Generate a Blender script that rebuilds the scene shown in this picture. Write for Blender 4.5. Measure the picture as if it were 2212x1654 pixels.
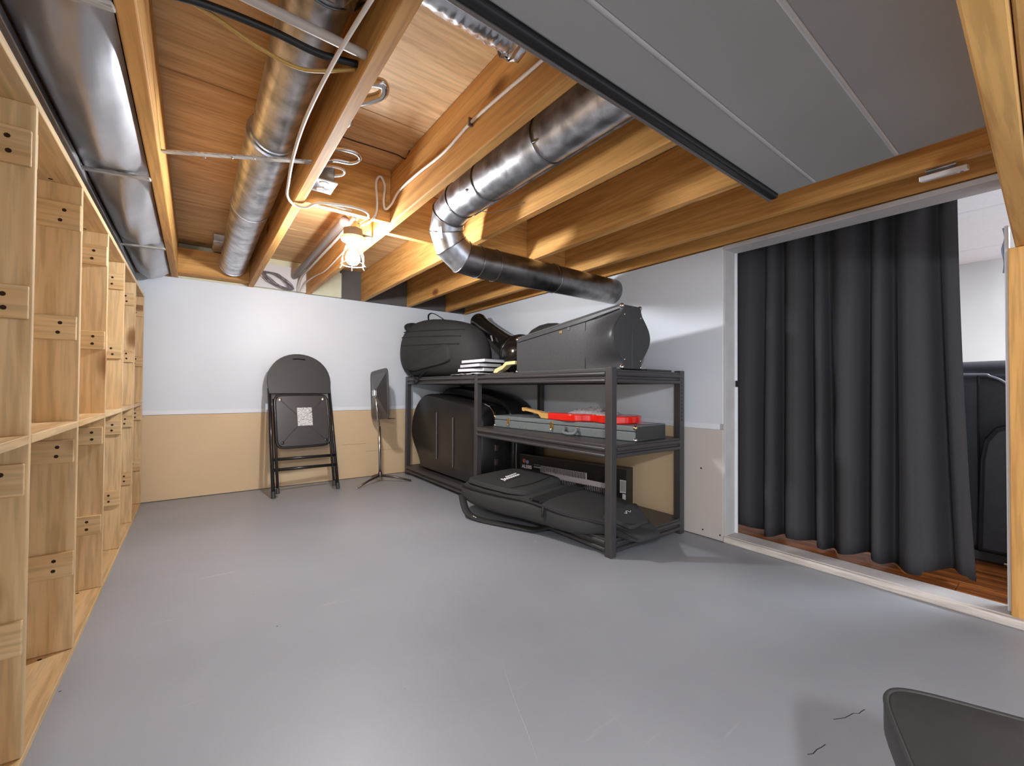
import bpy, bmesh, math, random
from mathutils import Vector, Matrix
random.seed(7)
S = bpy.context.scene
COL = S.collection
for o in list(bpy.data.objects):
    bpy.data.objects.remove(o)

# ------------------------------------------------------------------ camera, world, lamps, exposure
cam = bpy.data.cameras.new('camera'); camo = bpy.data.objects.new('camera', cam); COL.objects.link(camo)
F_PX, YAW, PITCH, ROLL = 912.92, 0.644132, 0.013989, 0.0069905
cam.sensor_fit = 'HORIZONTAL'; cam.sensor_width = 36.0; cam.lens = 36.0 * F_PX / 2212.0
cam.clip_start = 0.02
fw = Vector((math.sin(YAW) * math.cos(PITCH), math.cos(YAW) * math.cos(PITCH), math.sin(PITCH)))
rt = Vector((math.cos(YAW), -math.sin(YAW), 0)); up = rt.cross(fw)
r2 = rt * math.cos(ROLL) + up * math.sin(ROLL); u2 = up * math.cos(ROLL) - rt * math.sin(ROLL)
M = Matrix((r2, u2, -fw)).transposed().to_4x4(); M.translation = Vector((0, 0, 0.84))
camo.matrix_world = M
S.camera = camo
w = bpy.data.worlds.new('world'); S.world = w; w.use_nodes = True
w.node_tree.nodes['Background'].inputs[0].default_value = (0.88, 0.95, 1.05, 1)
w.node_tree.nodes['Background'].inputs[1].default_value = 1.8
S.view_settings.view_transform = 'Standard'; S.view_settings.look = 'None'
S.view_settings.gamma = 1.0; S.view_settings.use_curve_mapping = False
S.view_settings.exposure = 0.4
BULB_A = 830.0      # radiance of the caged bulb in view
BULB_B = 900.0      # radiance of the unseen fill bulb added behind the photographer

def lamp(name, loc, size, power, col=(1, 1, 1)):
    l = bpy.data.lights.new(name, 'AREA'); l.shape = 'RECTANGLE'; l.size, l.size_y = size
    l.energy = power; l.color = col
    o = bpy.data.objects.new(name, l); COL.objects.link(o); o.location = loc
    return o
lamp('unseen_hall_fill', (3.7, -0.75, 1.885), (0.9, 0.9), 72, (0.90, 0.95, 1.03))  # unseen area light added to brighten the hall

# ------------------------------------------------------------------ helpers
def srgb(r, g, b):
    f = lambda c: (c / 255 / 12.92) if c <= 10 else ((c / 255 + 0.055) / 1.055) ** 2.4
    return (f(r), f(g), f(b), 1.0)

class N:
    def __init__(s, name):
        s.m = bpy.data.materials.new(name); s.m.use_nodes = True; s.t = s.m.node_tree
        s.b = s.t.nodes['Principled BSDF']
    def n(s, typ, **kw):
        x = s.t.nodes.new(typ)
        for k, v in kw.items():
            if k[0] == 'i' and k[1:].isdigit(): x.inputs[int(k[1:])].default_value = v
            else: setattr(x, k, v)
        return x
    def l(s, a, b): s.t.links.new(a, b)
    def coord(s, scale=(1, 1, 1), rnd=True):
        tc = s.n('ShaderNodeTexCoord'); mp = s.n('ShaderNodeMapping'); mp.inputs['Scale'].default_value = scale
        if rnd:
            oi = s.n('ShaderNodeObjectInfo'); mul = s.n('ShaderNodeMath', operation='MULTIPLY', i1=37.0)
            add = s.n('ShaderNodeVectorMath', operation='ADD')
            s.l(oi.outputs['Random'], mul.inputs[0]); s.l(tc.outputs['Object'], add.inputs[0]); s.l(mul.outputs[0], add.inputs[1])
            s.l(add.outputs[0], mp.inputs[0])
        else: s.l(tc.outputs['Object'], mp.inputs[0])
        return mp.outputs[0]
    def ramp(s, fac, stops):
        r = s.n('ShaderNodeValToRGB'); e = r.color_ramp.elements
        e[0].position, e[0].color = stops[0]; e[1].position, e[1].color = stops[-1]
        for p, c in stops[1:-1]:
            q = e.new(p); q.color = c
        s.l(fac, r.inputs[0]); return r.outputs[0]
    def mix(s, fac, a, b, typ='MIX'):
        x = s.n('ShaderNodeMix', data_type='RGBA', blend_type=typ)
        for sock, v in ((x.inputs[0], fac), (x.inputs[6], a), (x.inputs[7], b)):
            if hasattr(v, 'is_output'): s.l(v, sock)
            else: sock.default_value = v
        return x.outputs[2]
    def bump(s, h, strength=0.2, dist=0.01):
        bp = s.n('ShaderNodeBump'); bp.inputs['Strength'].default_value = strength; bp.inputs['Distance'].default_value = dist
        s.l(h, bp.inputs['Height']); s.l(bp.outputs[0], s.b.inputs['Normal'])
    def base(s, c):
        if hasattr(c, 'is_output'): s.l(c, s.b.inputs['Base Color'])
        else: s.b.inputs['Base Color'].default_value = c
    def rough(s, v):
        if hasattr(v, 'is_output'): s.l(v, s.b.inputs['Roughness'])
        else: s.b.inputs['Roughness'].default_value = v

def plain(name, col, rough=0.5, metal=0.0, var=0.0, scale=20, bump=0.0, stretch=(1, 1, 1), spec=0.5):
    n = N(name); n.rough(rough); n.b.inputs['Metallic'].default_value = metal
    n.b.inputs['Specular IOR Level'].default_value = spec
    if var or bump:
        tx = n.n('ShaderNodeTexNoise'); tx.inputs['Scale'].default_value = scale; tx.inputs['Detail'].default_value = 5
        n.l(n.coord(stretch), tx.inputs['Vector'])
        if var:
            a = tuple(max(0, c * (1 - var)) for c in col[:3]) + (1,); b = tuple(min(1, c * (1 + var)) for c in col[:3]) + (1,)
            n.base(n.ramp(tx.outputs[0], [(0.3, a), (0.7, b)]))
        else: n.base(col)
        if bump: n.bump(tx.outputs[0], bump, 0.004)
    else: n.base(col)
    return n.m

def wood(name, lo, hi, knot, axis, across=16.0, along=1.1, rough=0.55, knots=0.13, kscale=3.0, grain=0.35, tint=None):
    n = N(name); n.rough(rough); n.b.inputs['Specular IOR Level'].default_value = 0.3
    sc = [across] * 3; sc[axis] = along
    v = n.coord(tuple(sc))
    t1 = n.n('ShaderNodeTexNoise'); t1.inputs['Scale'].default_value = 1.0; t1.inputs['Detail'].default_value = 6; t1.inputs['Distortion'].default_value = 0.7
    n.l(v, t1.inputs['Vector'])
    c = n.ramp(t1.outputs[0], [(0.3, lo), (0.5, tuple((lo[i] + hi[i]) / 2 for i in range(3)) + (1,)), (0.68, hi)])
    t2 = n.n('ShaderNodeTexNoise'); t2.inputs['Scale'].default_value = 5.0; t2.inputs['Detail'].default_value = 3
    n.l(v, t2.inputs['Vector'])
    g = n.ramp(t2.outputs[0], [(0.38, (1 - grain, 1 - grain, 1 - grain, 1)), (0.55, (1, 1, 1, 1))])
    c = n.mix(1.0, c, g, 'MULTIPLY')
    kc = [kscale * 1.5] * 3; kc[axis] = kscale * 0.75
    vo = n.n('ShaderNodeTexVoronoi'); vo.inputs['Scale'].default_value = 1.0; n.l(n.coord(tuple(kc)), vo.inputs['Vector'])
    d = n.ramp(vo.outputs['Distance'], [(0.0, (1, 1, 1, 1)), (knots * 0.55, (0.75, 0.75, 0.75, 1)), (knots, (0, 0, 0, 1))])
    sep = n.n('ShaderNodeSeparateColor'); n.l(vo.outputs['Color'], sep.inputs[0])
    gt = n.n('ShaderNodeMath', operation='GREATER_THAN', i1=0.5); n.l(sep.outputs[0], gt.inputs[0])
    mu = n.n('ShaderNodeMath', operation='MULTIPLY'); n.l(d, mu.inputs[0]); n.l(gt.outputs[0], mu.inputs[1])
    c = n.mix(mu.outputs[0], c, knot)
    n.base(c); n.bump(t2.outputs[0], 0.08, 0.002)
    return n.m

PINE = [wood('pine_%s' % 'xyz'[a], srgb(208, 171, 120), srgb(234, 207, 162), srgb(128, 82, 42), a, 15, 1.0, 0.5, 0.21, 3.4, 0.2) for a in range(3)]
JOIST = [wood('fir_%s' % 'xyz'[a], srgb(196, 138, 72), srgb(226, 172, 100), srgb(112, 64, 28), a, 18, 0.9, 0.6, 0.17, 3.0, 0.2) for a in range(3)]
PLY = wood('plywood', srgb(196, 150, 98), srgb(226, 188, 136), srgb(116, 72, 40), 0, 15, 1.3, 0.6, 0.16, 4.5, 0.2)
STRAP = wood('grey_strapping', srgb(150, 146, 140), srgb(206, 200, 190), srgb(110, 100, 90), 0, 30, 2, 0.6, 0.05, 6)
SILL = wood('painted_sill', srgb(196, 182, 170), srgb(236, 228, 218), srgb(150, 130, 110), 1, 24, 1.5, 0.7, 0.12, 6, 0.2)
PLANK = wood('laminate_plank', srgb(92, 48, 18), srgb(176, 104, 48), srgb(60, 30, 12), 1, 22, 1.0, 0.4, 0.08, 3, 0.4)
MAPLE = wood('maple', srgb(196, 150, 84), srgb(226, 186, 120), srgb(150, 100, 50), 1, 30, 2, 0.4, 0.02, 8, 0.1)
PALEMAPLE = plain('pale_maple', srgb(236, 222, 160), 0.45, 0, 0.06, 30)
PAINT = plain('white_wall_paint', srgb(221, 226, 232), 0.42, 0, 0.02, 3, 0.04)
TRIMP = plain('white_trim_tape', srgb(236, 238, 242), 0.4, 0, 0.02, 8)
JAMB = plain('grey_drywall_mud', srgb(196, 192, 190), 0.75, 0, 0.07, 9, 0.1)
BEIGE = plain('tan_board', srgb(220, 192, 152), 0.6, 0, 0.035, 2.2, 0.03)
PINKB = plain('pale_drywall', srgb(206, 196, 188), 0.7, 0, 0.04, 3, 0.03)
HALLW = plain('hall_wall_paint', srgb(214, 214, 212), 0.6, 0, 0.02, 4)
TILE = plain('ceiling_tile', srgb(246, 248, 251), 0.85, 0, 0.03, 60, 0.1)
BLKMET = plain('black_powder_coat', srgb(64, 61, 61), 0.36)
BLKTUBE = plain('black_enamel_tube', srgb(38, 36, 36), 0.24, 0.0, 0.05, 30)
BLKVINYL = plain('black_vinyl', srgb(58, 58, 58), 0.5, 0, 0.06, 60, 0.06)
BLKSHELL = plain('black_moulded_shell', srgb(38, 36, 36), 0.33, 0, 0.08, 50, 0.05)
BLKGLOSS = plain('black_gloss_shell', srgb(26, 24, 24), 0.14, 0, 0.05, 20)
TOLEX = plain('black_tolex', srgb(66, 66, 68), 0.42, 0, 0.12, 70, 0.12)
NYLON = plain('black_nylon', srgb(50, 50, 50), 0.8, 0, 0.10, 120, 0.15)
NYLON2 = plain('black_nylon_trim', srgb(34, 34, 34), 0.7, 0, 0.10, 120, 0.1)
CURT = plain('charcoal_curtain', srgb(66, 66, 69), 0.9, 0, 0.06, 200, 0.1, (1, 1, 1), 0.2)
LEATHER = plain('black_leather', srgb(46, 50, 58), 0.36, 0, 0.10, 60, 0.12)
GREYCASE = plain('grey_tolex', srgb(112, 120, 120), 0.5, 0, 0.07, 80, 0.08)
CHROME = plain('chrome', srgb(210, 205, 200), 0.18, 1.0)
BRASS = plain('brass', srgb(206, 184, 130), 0.25, 1.0)
PEWTER = plain('dark_steel', srgb(120, 112, 106), 0.3, 0.9)
REDL = plain('red_lacquer', srgb(232, 36, 24), 0.18, 0, 0.02, 20)
WHITEP = plain('white_plastic', srgb(240, 240, 243), 0.35)
WHITEC = plain('white_cable_sheath', srgb(222, 210, 196), 0.45)
PAPER = plain('white_paper', srgb(224, 224, 232), 0.8, 0, 0.02, 40)
BLACK = plain('matte_black', srgb(14, 13, 13), 0.8)
HOLE = plain('dark_hole', srgb(48, 30, 18), 0.9)
BLKCABLE = plain('black_cable', srgb(24, 22, 22), 0.45)
YELC = plain('yellow_cable', srgb(186, 146, 74), 0.5)
GREYPIPE = plain('grey_pex_pipe', srgb(196, 186, 174), 0.4)
DARKPIPE = plain('dark_grey_pipe', srgb(112, 100, 94), 0.4)
PORC = plain('porcelain', srgb(238, 232, 222), 0.25)
INSUL = plain('pale_insulation', srgb(214, 212, 184), 0.8, 0, 0.06, 12)
WHITEINS = plain('white_foam_board', srgb(214, 212, 212), 0.8)
BOXBLK = plain('printed_black_card', srgb(30, 27, 27), 0.4, 0, 0.1, 6)
SCREW = plain('screw_steel', srgb(190, 190, 190), 0.25, 1.0)
EMBR = plain('white_embroidery', srgb(226, 226, 226), 0.7)
KEYW = plain('printed_keys', srgb(200, 188, 188), 0.5)
PRINTR = plain('printed_red', srgb(172, 96, 82), 0.5); PRINTB = plain('printed_blue', srgb(130, 130, 176), 0.5)

def galv(name, base, rough, scale, dark):
    n = N(name); n.b.inputs['Specular IOR Level'].default_value = 0.5; n.b.inputs['Metallic'].default_value = 1.0
    vo = n.n('ShaderNodeTexNoise'); vo.inputs['Scale'].default_value = scale; vo.inputs['Detail'].default_value = 4; vo.inputs['Distortion'].default_value = 0.3
    n.l(n.coord(), vo.inputs['Vector'])
    n.base(n.ramp(vo.outputs[0], [(0.35, dark), (0.65, base)]))
    r = n.n('ShaderNodeMapRange'); r.inputs[3].default_value = rough * 0.8; r.inputs[4].default_value = rough * 1.4
    n.l(vo.outputs[0], r.inputs[0]); n.rough(r.outputs[0]); n.bump(vo.outputs[0], 0.02, 0.003)
    return n.m
GALV = galv('galvanised_steel', srgb(220, 222, 226), 0.32, 15, srgb(160, 162, 166))
GALVD = galv('tarnished_steel', srgb(150, 148, 148), 0.28, 13, srgb(118, 116, 116))
FOIL = galv('aluminium_foil', srgb(225, 228, 232), 0.22, 24, srgb(196, 198, 204))
WRAP = galv('grey_foil_wrap', srgb(200, 200, 204), 0.33, 5, srgb(180, 180, 184)); WRAP.node_tree.nodes['Principled BSDF'].inputs['Metallic'].default_value = 0.75
PANEL = plain('grey_sheet_metal', srgb(164, 164, 162), 0.55, 0.1, 0.06, 2.0)

def emis(name, col, st):
    n = N(name); n.base((0.9, 0.9, 0.9, 1)); n.b.inputs['Emission Color'].default_value = col; n.b.inputs['Emission Strength'].default_value = st
    return n.m
GLOW = emis('lit_bulb', (0.95, 0.985, 1.04, 1), BULB_A)
GLOW2 = emis('unseen_fill_bulb', (0.94, 0.98, 1.05, 1), BULB_B)

def clearfilm():
    n = N('clear_film'); n.rough(0.08); n.base((1, 1, 1, 1)); n.b.inputs['Transmission Weight'].default_value = 0.75
    n.b.inputs['IOR'].default_value = 1.25
    t = n.n('ShaderNodeTexNoise'); t.inputs['Scale'].default_value = 40; n.l(n.coord(), t.inputs['Vector']); n.bump(t.outputs[0], 0.7, 0.01)
    return n.m
FILM = clearfilm()

def concrete():
    n = N('painted_concrete'); v = n.coord((1, 1, 1), False)
    t = n.n('ShaderNodeTexNoise'); t.inputs['Scale'].default_value = 1.3; t.inputs['Detail'].default_value = 6; n.l(v, t.inputs['Vector'])
    c = n.ramp(t.outputs[0], [(0.3, srgb(149, 153, 160)), (0.7, srgb(164, 168, 175))])
    # scuffs: stretched noise, thresholded thin
    m2 = n.n('ShaderNodeMapping'); m2.inputs['Rotation'].default_value = (0, 0, 0.5); m2.inputs['Scale'].default_value = (3.0, 26, 1); n.l(v, m2.inputs[0])
    t2 = n.n('ShaderNodeTexNoise'); t2.inputs['Scale'].default_value = 1.0; t2.inputs['Detail'].default_value = 2; n.l(m2.outputs[0], t2.inputs['Vector'])
    s = n.ramp(t2.outputs[0], [(0.70, (0, 0, 0, 1)), (0.76, (0.4, 0.4, 0.4, 1))])
    c = n.mix(s, c, srgb(186, 184, 184))
    vo = n.n('ShaderNodeTexVoronoi'); vo.inputs['Scale'].default_value = 5.5; n.l(v, vo.inputs['Vector'])
    sp = n.ramp(vo.outputs['Distance'], [(0.012, (1, 1, 1, 1)), (0.022, (0, 0, 0, 1))])
    sep = n.n('ShaderNodeSeparateColor'); n.l(vo.outputs['Color'], sep.inputs[0])
    spc = n.ramp(sep.outputs[1], [(0.55, srgb(60, 56, 56)), (0.6, srgb(226, 226, 226))])
    c = n.mix(sp, c, spc)
    n.base(c)
    r = n.n('ShaderNodeMapRange'); r.inputs[3].default_value = 0.36; r.inputs[4].default_value = 0.5; n.l(t.outputs[0], r.inputs[0]); n.rough(r.outputs[0])
    t3 = n.n('ShaderNodeTexNoise'); t3.inputs['Scale'].default_value = 14; t3.inputs['Detail'].default_value = 4; n.l(v, t3.inputs['Vector'])
    n.bump(t3.outputs[0], 0.05, 0.004)
    return n.m
CONC = concrete()

def label_paper():
    n = N('printed_label'); v = n.coord((1, 1, 1), False)
    t = n.n('ShaderNodeTexNoise'); t.inputs['Scale'].default_value = 1.0; t.inputs['Detail'].default_value = 2
    mp = n.n('ShaderNodeMapping'); mp.inputs['Scale'].default_value = (60, 60, 260); n.l(v, mp.inputs[0]); n.l(mp.outputs[0], t.inputs['Vector'])
    n.base(n.ramp(t.outputs[0], [(0.42, srgb(150, 150, 150)), (0.52, srgb(222, 222, 222))])); n.rough(0.6)
    return n.m
LABELP = label_paper()

class MB:
    """collects shapes, all in world coordinates, for one mesh object"""
    def __init__(s): s.v = []; s.f = []
    def add(s, vs, fs):
        k = len(s.v); s.v += [Vector(v) for v in vs]; s.f += [tuple(i + k for i in f) for f in fs]; return s
    def box(s, x0, x1, y0, y1, z0, z1):
        return s.add([(x, y, z) for z in (z0, z1) for y in (y0, y1) for x in (x0, x1)],
                     [(0, 2, 3, 1), (4, 5, 7, 6), (0, 1, 5, 4), (2, 6, 7, 3), (0, 4, 6, 2), (1, 3, 7, 5)])
    def obox(s, c, ax, h):
        c = Vector(c); A = [Vector(a).normalized() * k for a, k in zip(ax, h)]
        vs = [c + A[0] * i + A[1] * j + A[2] * k for k in (-1, 1) for j in (-1, 1) for i in (-1, 1)]
        return s.add(vs, [(0, 2, 3, 1), (4, 5, 7, 6), (0, 1, 5, 4), (2, 6, 7, 3), (0, 4, 6, 2), (1, 3, 7, 5)])
    def tube(s, path, r, n=10, cap=True, closed=False, flat=1.0):
        P = [Vector(p) for p in path]; m = len(P); rs = r if isinstance(r, (list, tuple)) else [r] * m
        T = []
        for i in range(m):
            a = P[i - 1] if (i > 0 or closed) else P[i]; b = P[(i + 1) % m] if (i < m - 1 or closed) else P[i]
            T.append((b - a).normalized())
        ref = Vector((0, 0, 1)) if abs(T[0].z) < 0.9 else Vector((1, 0, 0))
        u = T[0].cross(ref).normalized(); rings = []
        for i in range(m):
            u = (u - T[i] * u.dot(T[i])).normalized(); w_ = T[i].cross(u)
            k = 1.0
            if 0 < i < m - 1:
                a = (P[i] - P[i - 1]).normalized(); k = 1.0 / max(0.5, a.dot(T[i]))
            ring = []
            for j in range(n):
                an = 2 * math.pi * j / n; off = u * math.cos(an) + w_ * math.sin(an) * flat
                if k > 1.001:      # mitre: stretch in the bend plane
                    a = (P[i] - P[i - 1]).normalized(); bn = (a - T[i] * a.dot(T[i]))
                    if bn.length > 1e-6:
                        bn.normalize(); off = off + bn * off.dot(bn) * (k - 1)
                ring.append(P[i] + off * rs[i])
            rings.append(ring)
        vs = [v for R_ in rings for v in R_]; fs = []
        for i in range(m if closed else m - 1):
            a, b = i * n, ((i + 1) % m) * n
            fs += [(a + j, a + (j + 1) % n, b + (j + 1) % n, b + j) for j in range(n)]
        if cap and not closed: fs += [tuple(range(n - 1, -1, -1)), tuple(range((m - 1) * n, m * n))]
        return s.add(vs, fs)
    def ring(s, c, axis, R, r, n=20, k=6):
        ax = Vector(axis).normalized(); ref = Vector((0, 0, 1)) if abs(ax.z) < 0.9 else Vector((1, 0, 0))
        u = ax.cross(ref).normalized(); w_ = ax.cross(u)
        return s.tube([Vector(c) + (u * math.cos(2 * math.pi * i / n) + w_ * math.sin(2 * math.pi * i / n)) * R for i in range(n)], r, k, closed=True)
    def loft(s, secs, cap=True, closed=True):
        n = len(secs[0]); vs = [v for q in secs for v in q]; fs = []
        for i in range(len(secs) - 1):
            a, b = i * n, (i + 1) * n
            for j in range(n if closed else n - 1):
                fs.append((a + j, a + (j + 1) % n, b + (j + 1) % n, b + j))
        if cap: fs += [tuple(range(n - 1, -1, -1)), tuple(range((len(secs) - 1) * n, len(secs) * n))]
        return s.add(vs, fs)
    def prism(s, pts, off):
        off = Vector(off); n = len(pts); P = [Vector(p) for p in pts]
        return s.add(P + [p + off for p in P], [tuple(range(n - 1, -1, -1)), tuple(range(n, 2 * n))] +
                     [(i, (i + 1) % n, n + (i + 1) % n, n + i) for i in range(n)])
    def ball(s, c, r, n=12, m=8, sc=(1, 1, 1)):
        c = Vector(c); secs = []
        for i in range(1, m):
            t = math.pi * i / m
            secs.append([c + Vector((r * sc[0] * math.sin(t) * math.cos(2 * math.pi * j / n), r * sc[1] * math.sin(t) * math.sin(2 * math.pi * j / n), r * sc[2] * math.cos(t))) for j in range(n)])
        return s.loft(secs)
    def lathe(s, c, axis, prof, n=20):
        ax = Vector(axis).normalized(); ref = Vector((0, 0, 1)) if abs(ax.z) < 0.9 else Vector((1, 0, 0))
        u = ax.cross(ref).normalized(); w_ = ax.cross(u); c = Vector(c)
        return s.loft([[c + ax * h + (u * math.cos(2 * math.pi * j / n) + w_ * math.sin(2 * math.pi * j / n)) * r for j in range(n)] for r, h in prof])

def rootloc(p):
    while p.parent: p = p.parent
    return p.location.copy()

def obj(name, mb, mat, parent=None, bevel=0.0, smooth=False, seg=2, sub=0):
    me = bpy.data.meshes.new(name)
    o0 = rootloc(parent) if parent else Vector((0, 0, 0))
    me.from_pydata([tuple(v - o0) for v in mb.v], [], mb.f)
    bm = bmesh.new(); bm.from_mesh(me); bmesh.ops.recalc_face_normals(bm, faces=bm.faces[:]); bm.to_mesh(me); bm.free()
    me.materials.append(mat)
    o = bpy.data.objects.new(name, me); COL.objects.link(o)
    if parent: o.parent = parent
    if bevel:
        b = o.modifiers.new('bevel', 'BEVEL'); b.width = bevel; b.segments = seg; b.limit_method = 'ANGLE'; b.angle_limit = 0.6
    if sub:
        q = o.modifiers.new('sub', 'SUBSURF'); q.levels = sub; q.render_levels = sub
    if smooth or sub:
        me.polygons.foreach_set('use_smooth', [True] * len(me.polygons))
        if not sub and smooth != 'all':
            try:
                me.set_sharp_from_angle(angle=0.7)
            except Exception: pass
    return o

def thing(name, label, cat, loc=(0, 0, 0), group=None):
    o = bpy.data.objects.new(name, None); COL.objects.link(o); o.location = loc
    o.empty_display_size = 0.1
    o['label'] = label; o['category'] = cat
    if group: o['group'] = group
    return o
def tag(o, label, cat, group=None):
    o['label'] = label; o['category'] = cat
    if group: o['group'] = group
    return o
def structure(name):
    o = bpy.data.objects.new(name, None); COL.objects.link(o); o['kind'] = 'structure'; return o
def struct(name, mb, mat, **k):
    o = obj(name, mb, mat, **k); o['kind'] = 'structure'; return o
def part_label(o, s): o['label'] = s; return o
def smoothpath(pts, n=6):
    P = [Vector(p) for p in pts]; out = []
    for i in range(len(P) - 1):
        p0, p1, p2, p3 = P[max(0, i - 1)], P[i], P[i + 1], P[min(len(P) - 1, i + 2)]
        for k in range(n):
            t = k / n
            out.append(0.5 * ((2 * p1) + (p2 - p0) * t + (2 * p0 - 5 * p1 + 4 * p2 - p3) * t * t + (3 * p1 - p0 - 3 * p2 + p3) * t ** 3))
    out.append(P[-1]); return out
def text(name, body, size, loc, xdir, ydir, mat, parent, bold=0.0, align='LEFT'):
    cu = bpy.data.curves.new(name, 'FONT'); cu.body = body; cu.size = size; cu.extrude = 0.0006; cu.offset = bold; cu.align_x = align
    cu.materials.append(mat)
    tmp = bpy.data.objects.new(name + '_tmp', cu); COL.objects.link(tmp)
    dg = bpy.context.evaluated_depsgraph_get(); me = bpy.data.meshes.new_from_object(tmp.evaluated_get(dg)); bpy.data.objects.remove(tmp)
    x = Vector(xdir).normalized(); y = Vector(ydir).normalized(); z = x.cross(y)
    R_ = Matrix((x, y, z)).transposed().to_4x4(); R_.translation = Vector(loc) - rootloc(parent)
    me.transform(R_); me.name = name
    if not me.materials: me.materials.append(mat)
    o = bpy.data.objects.new(name, me); COL.objects.link(o); o.parent = parent
    return o

# ------------------------------------------------------------------ setting
YB, XR, XL, YN = 4.026, 2.347, -1.15, -1.9      # back wall, right wall, left wall, near wall
ZJ, ZS = 1.655, 1.92                             # joist underside, subfloor underside
ZSEAM = 0.632
fl = struct('floor', MB().box(XL, XR + 0.02, YN, YB + 0.1, -0.05, 0.0), CONC)
for pts in ([(1.320, 0.377), (1.350, 0.361), (1.368, 0.357), (1.387, 0.353), (1.397, 0.344), (1.413, 0.342), (1.428, 0.339)], [(1.145, 0.377), (1.158, 0.370), (1.179, 0.369), (1.193, 0.365), (1.212, 0.362)]):
    obj('crack', MB().tube([(x, y, 0.0) for x, y in pts], 0.0009, 6, flat=0.4), BLACK, fl)
SCR = plain('scratch_in_paint', srgb(164, 162, 162), 0.45)
for a, b in (((0.348, 1.717), (0.568, 1.737)), ((0.829, 1.799), (1.041, 1.530)), ((0.768, 1.063), (0.633, 0.739)), ((1.053, 1.549), (1.160, 1.454)), ((0.885, 0.784), (0.853, 0.576)), ((1.227, 1.276), (1.076, 0.954))):
    obj('scratch', MB().tube([(a[0] + (b[0] - a[0]) * t, a[1] + (b[1] - a[1]) * t + 0.004 * math.sin(5 * t), 0.0) for t in [i / 8 for i in range(9)]], 0.0012, 6, flat=0.2), SCR, fl)

wb = structure('wall_back')
obj('upper_panel', MB().box(XL, XR + 0.03, YB, YB + 0.02, ZSEAM + 0.03, 1.655), PAINT, wb, 0.002)
obj('tape_strip', MB().box(XL, XR, YB - 0.004, YB + 0.016, ZSEAM, ZSEAM + 0.032), TRIMP, wb, 0.001)
obj('lower_panel', MB().box(XL, XR + 0.03, YB + 0.001, YB + 0.02, 0.004, ZSEAM - 0.002), BEIGE, wb, 0.002)
for a, b, z in ((1.08, 1.30, 0.315), (1.30, 1.62, 0.24), (1.86, 1.96, 0.33)):
    obj('board_crack', MB().box(a, b, YB - 0.0006, YB + 0.004, z, z + 0.002), plain('board_scratch', srgb(150, 122, 92), 0.7), wb)
obj('sheathing', MB().box(XL, XR + 0.2, YB + 0.021, YB + 0.06, 0, 2.0), INSUL, wb)

wr = structure('wall_right')
obj('upper_panel', MB().box(XR, XR + 0.016, 1.173, YB + 0.02, ZSEAM + 0.02, 1.642), PAINT, wr, 0.002)
obj('tape_strip', MB().box(XR - 0.004, XR + 0.012, 1.195, YB, ZSEAM - 0.012, ZSEAM + 0.022), TRIMP, wr, 0.001)
obj('lower_panel', MB().box(XR + 0.001, XR + 0.016, 1.42, YB + 0.02, 0.004, ZSEAM - 0.013), BEIGE, wr, 0.002)
obj('lower_panel', MB().box(XR + 0.0005, XR + 0.016, 1.173, 1.419, 0.004, ZSEAM - 0.013), PINKB, wr, 0.002)
for y, z in ((1.19, 0.035), (1.30, 0.39), (1.29, 0.04)):
    obj('screw', MB().lathe((XR, y, z), (-1, 0, 0), [(0.005, 0), (0.004, 0.0008)], 8), HOLE, wr)
obj('stud_core', MB().box(XR + 0.017, XR + 0.115, 1.176, YB + 0.05, 0.0, 1.64), JAMB, wr)
obj('jamb_lining', MB().box(XR + 0.002, XR + 0.124, 1.163, 1.1755, 0.034, 1.64), JAMB, wr, 0.002)
obj('corner_bead', MB().box(XR + 0.112, XR + 0.126, 1.150, 1.164, 0.034, 0.86), TRIMP, wr, 0.002)
obj('corner_bead', MB().box(XR + 0.112, XR + 0.126, 1.152, 1.164, 0.895, 1.625), TRIMP, wr, 0.002)
obj('near_panel', MB().box(XR, XR + 0.1, YN, 0.0, 0.0, 1.36), PAINT, wr)
obj('upper_header', MB().box(XR + 0.06, XR + 0.124, -1.9, YB, 1.656, 1.93), JAMB, wr)
struct('trim_1', MB().box(XR, XR + 0.124, -0.3, 1.176, 1.622, 1.645), JAMB, bevel=0.003)       # soffit of the opening
sill = structure('trim_2')                                                                      # sill plate of the opening
obj('sill_plate', MB().box(XR - 0.004, XR + 0.022, -0.6, 1.172, 0.0, 0.033), SILL, sill, 0.006, seg=3)
obj('sill_top', MB().box(XR + 0.018, XR + 0.13, -0.6, 1.172, 0.0, 0.036), JAMB, sill, 0.003)
jr = structure('trim_3')                                                                        # right jamb: stud and drywall edge
obj('stud', MB().box(XR + 0.012, XR + 0.10, 0.045, 0.143, 0.036, 1.364), JOIST[2], jr, 0.003)
obj('stud', MB().box(XR + 0.012, XR + 0.10, -0.10, 0.043, 0.036, 1.364), JOIST[2], jr, 0.003)
obj('drywall_edge', MB().box(XR + 0.06, XR + 0.118, 0.1435, 0.154, 0.036, 1.46), TRIMP, jr, 0.002)
obj('paper_edge', MB().tube(smoothpath([(XR + 0.09, 0.157, 1.46), (XR + 0.085, 0.152, 1.42), (XR + 0.09, 0.160, 1.38), (XR + 0.085, 0.154, 1.33), (XR + 0.09, 0.157, 1.29)]), 0.004, 6), plain('torn_blue_paper', srgb(150, 166, 190), 0.7), jr)
struct('wall_left', MB().box(XL - 0.02, XL, 0.2, YB, 0, ZS), PAINT)

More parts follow.
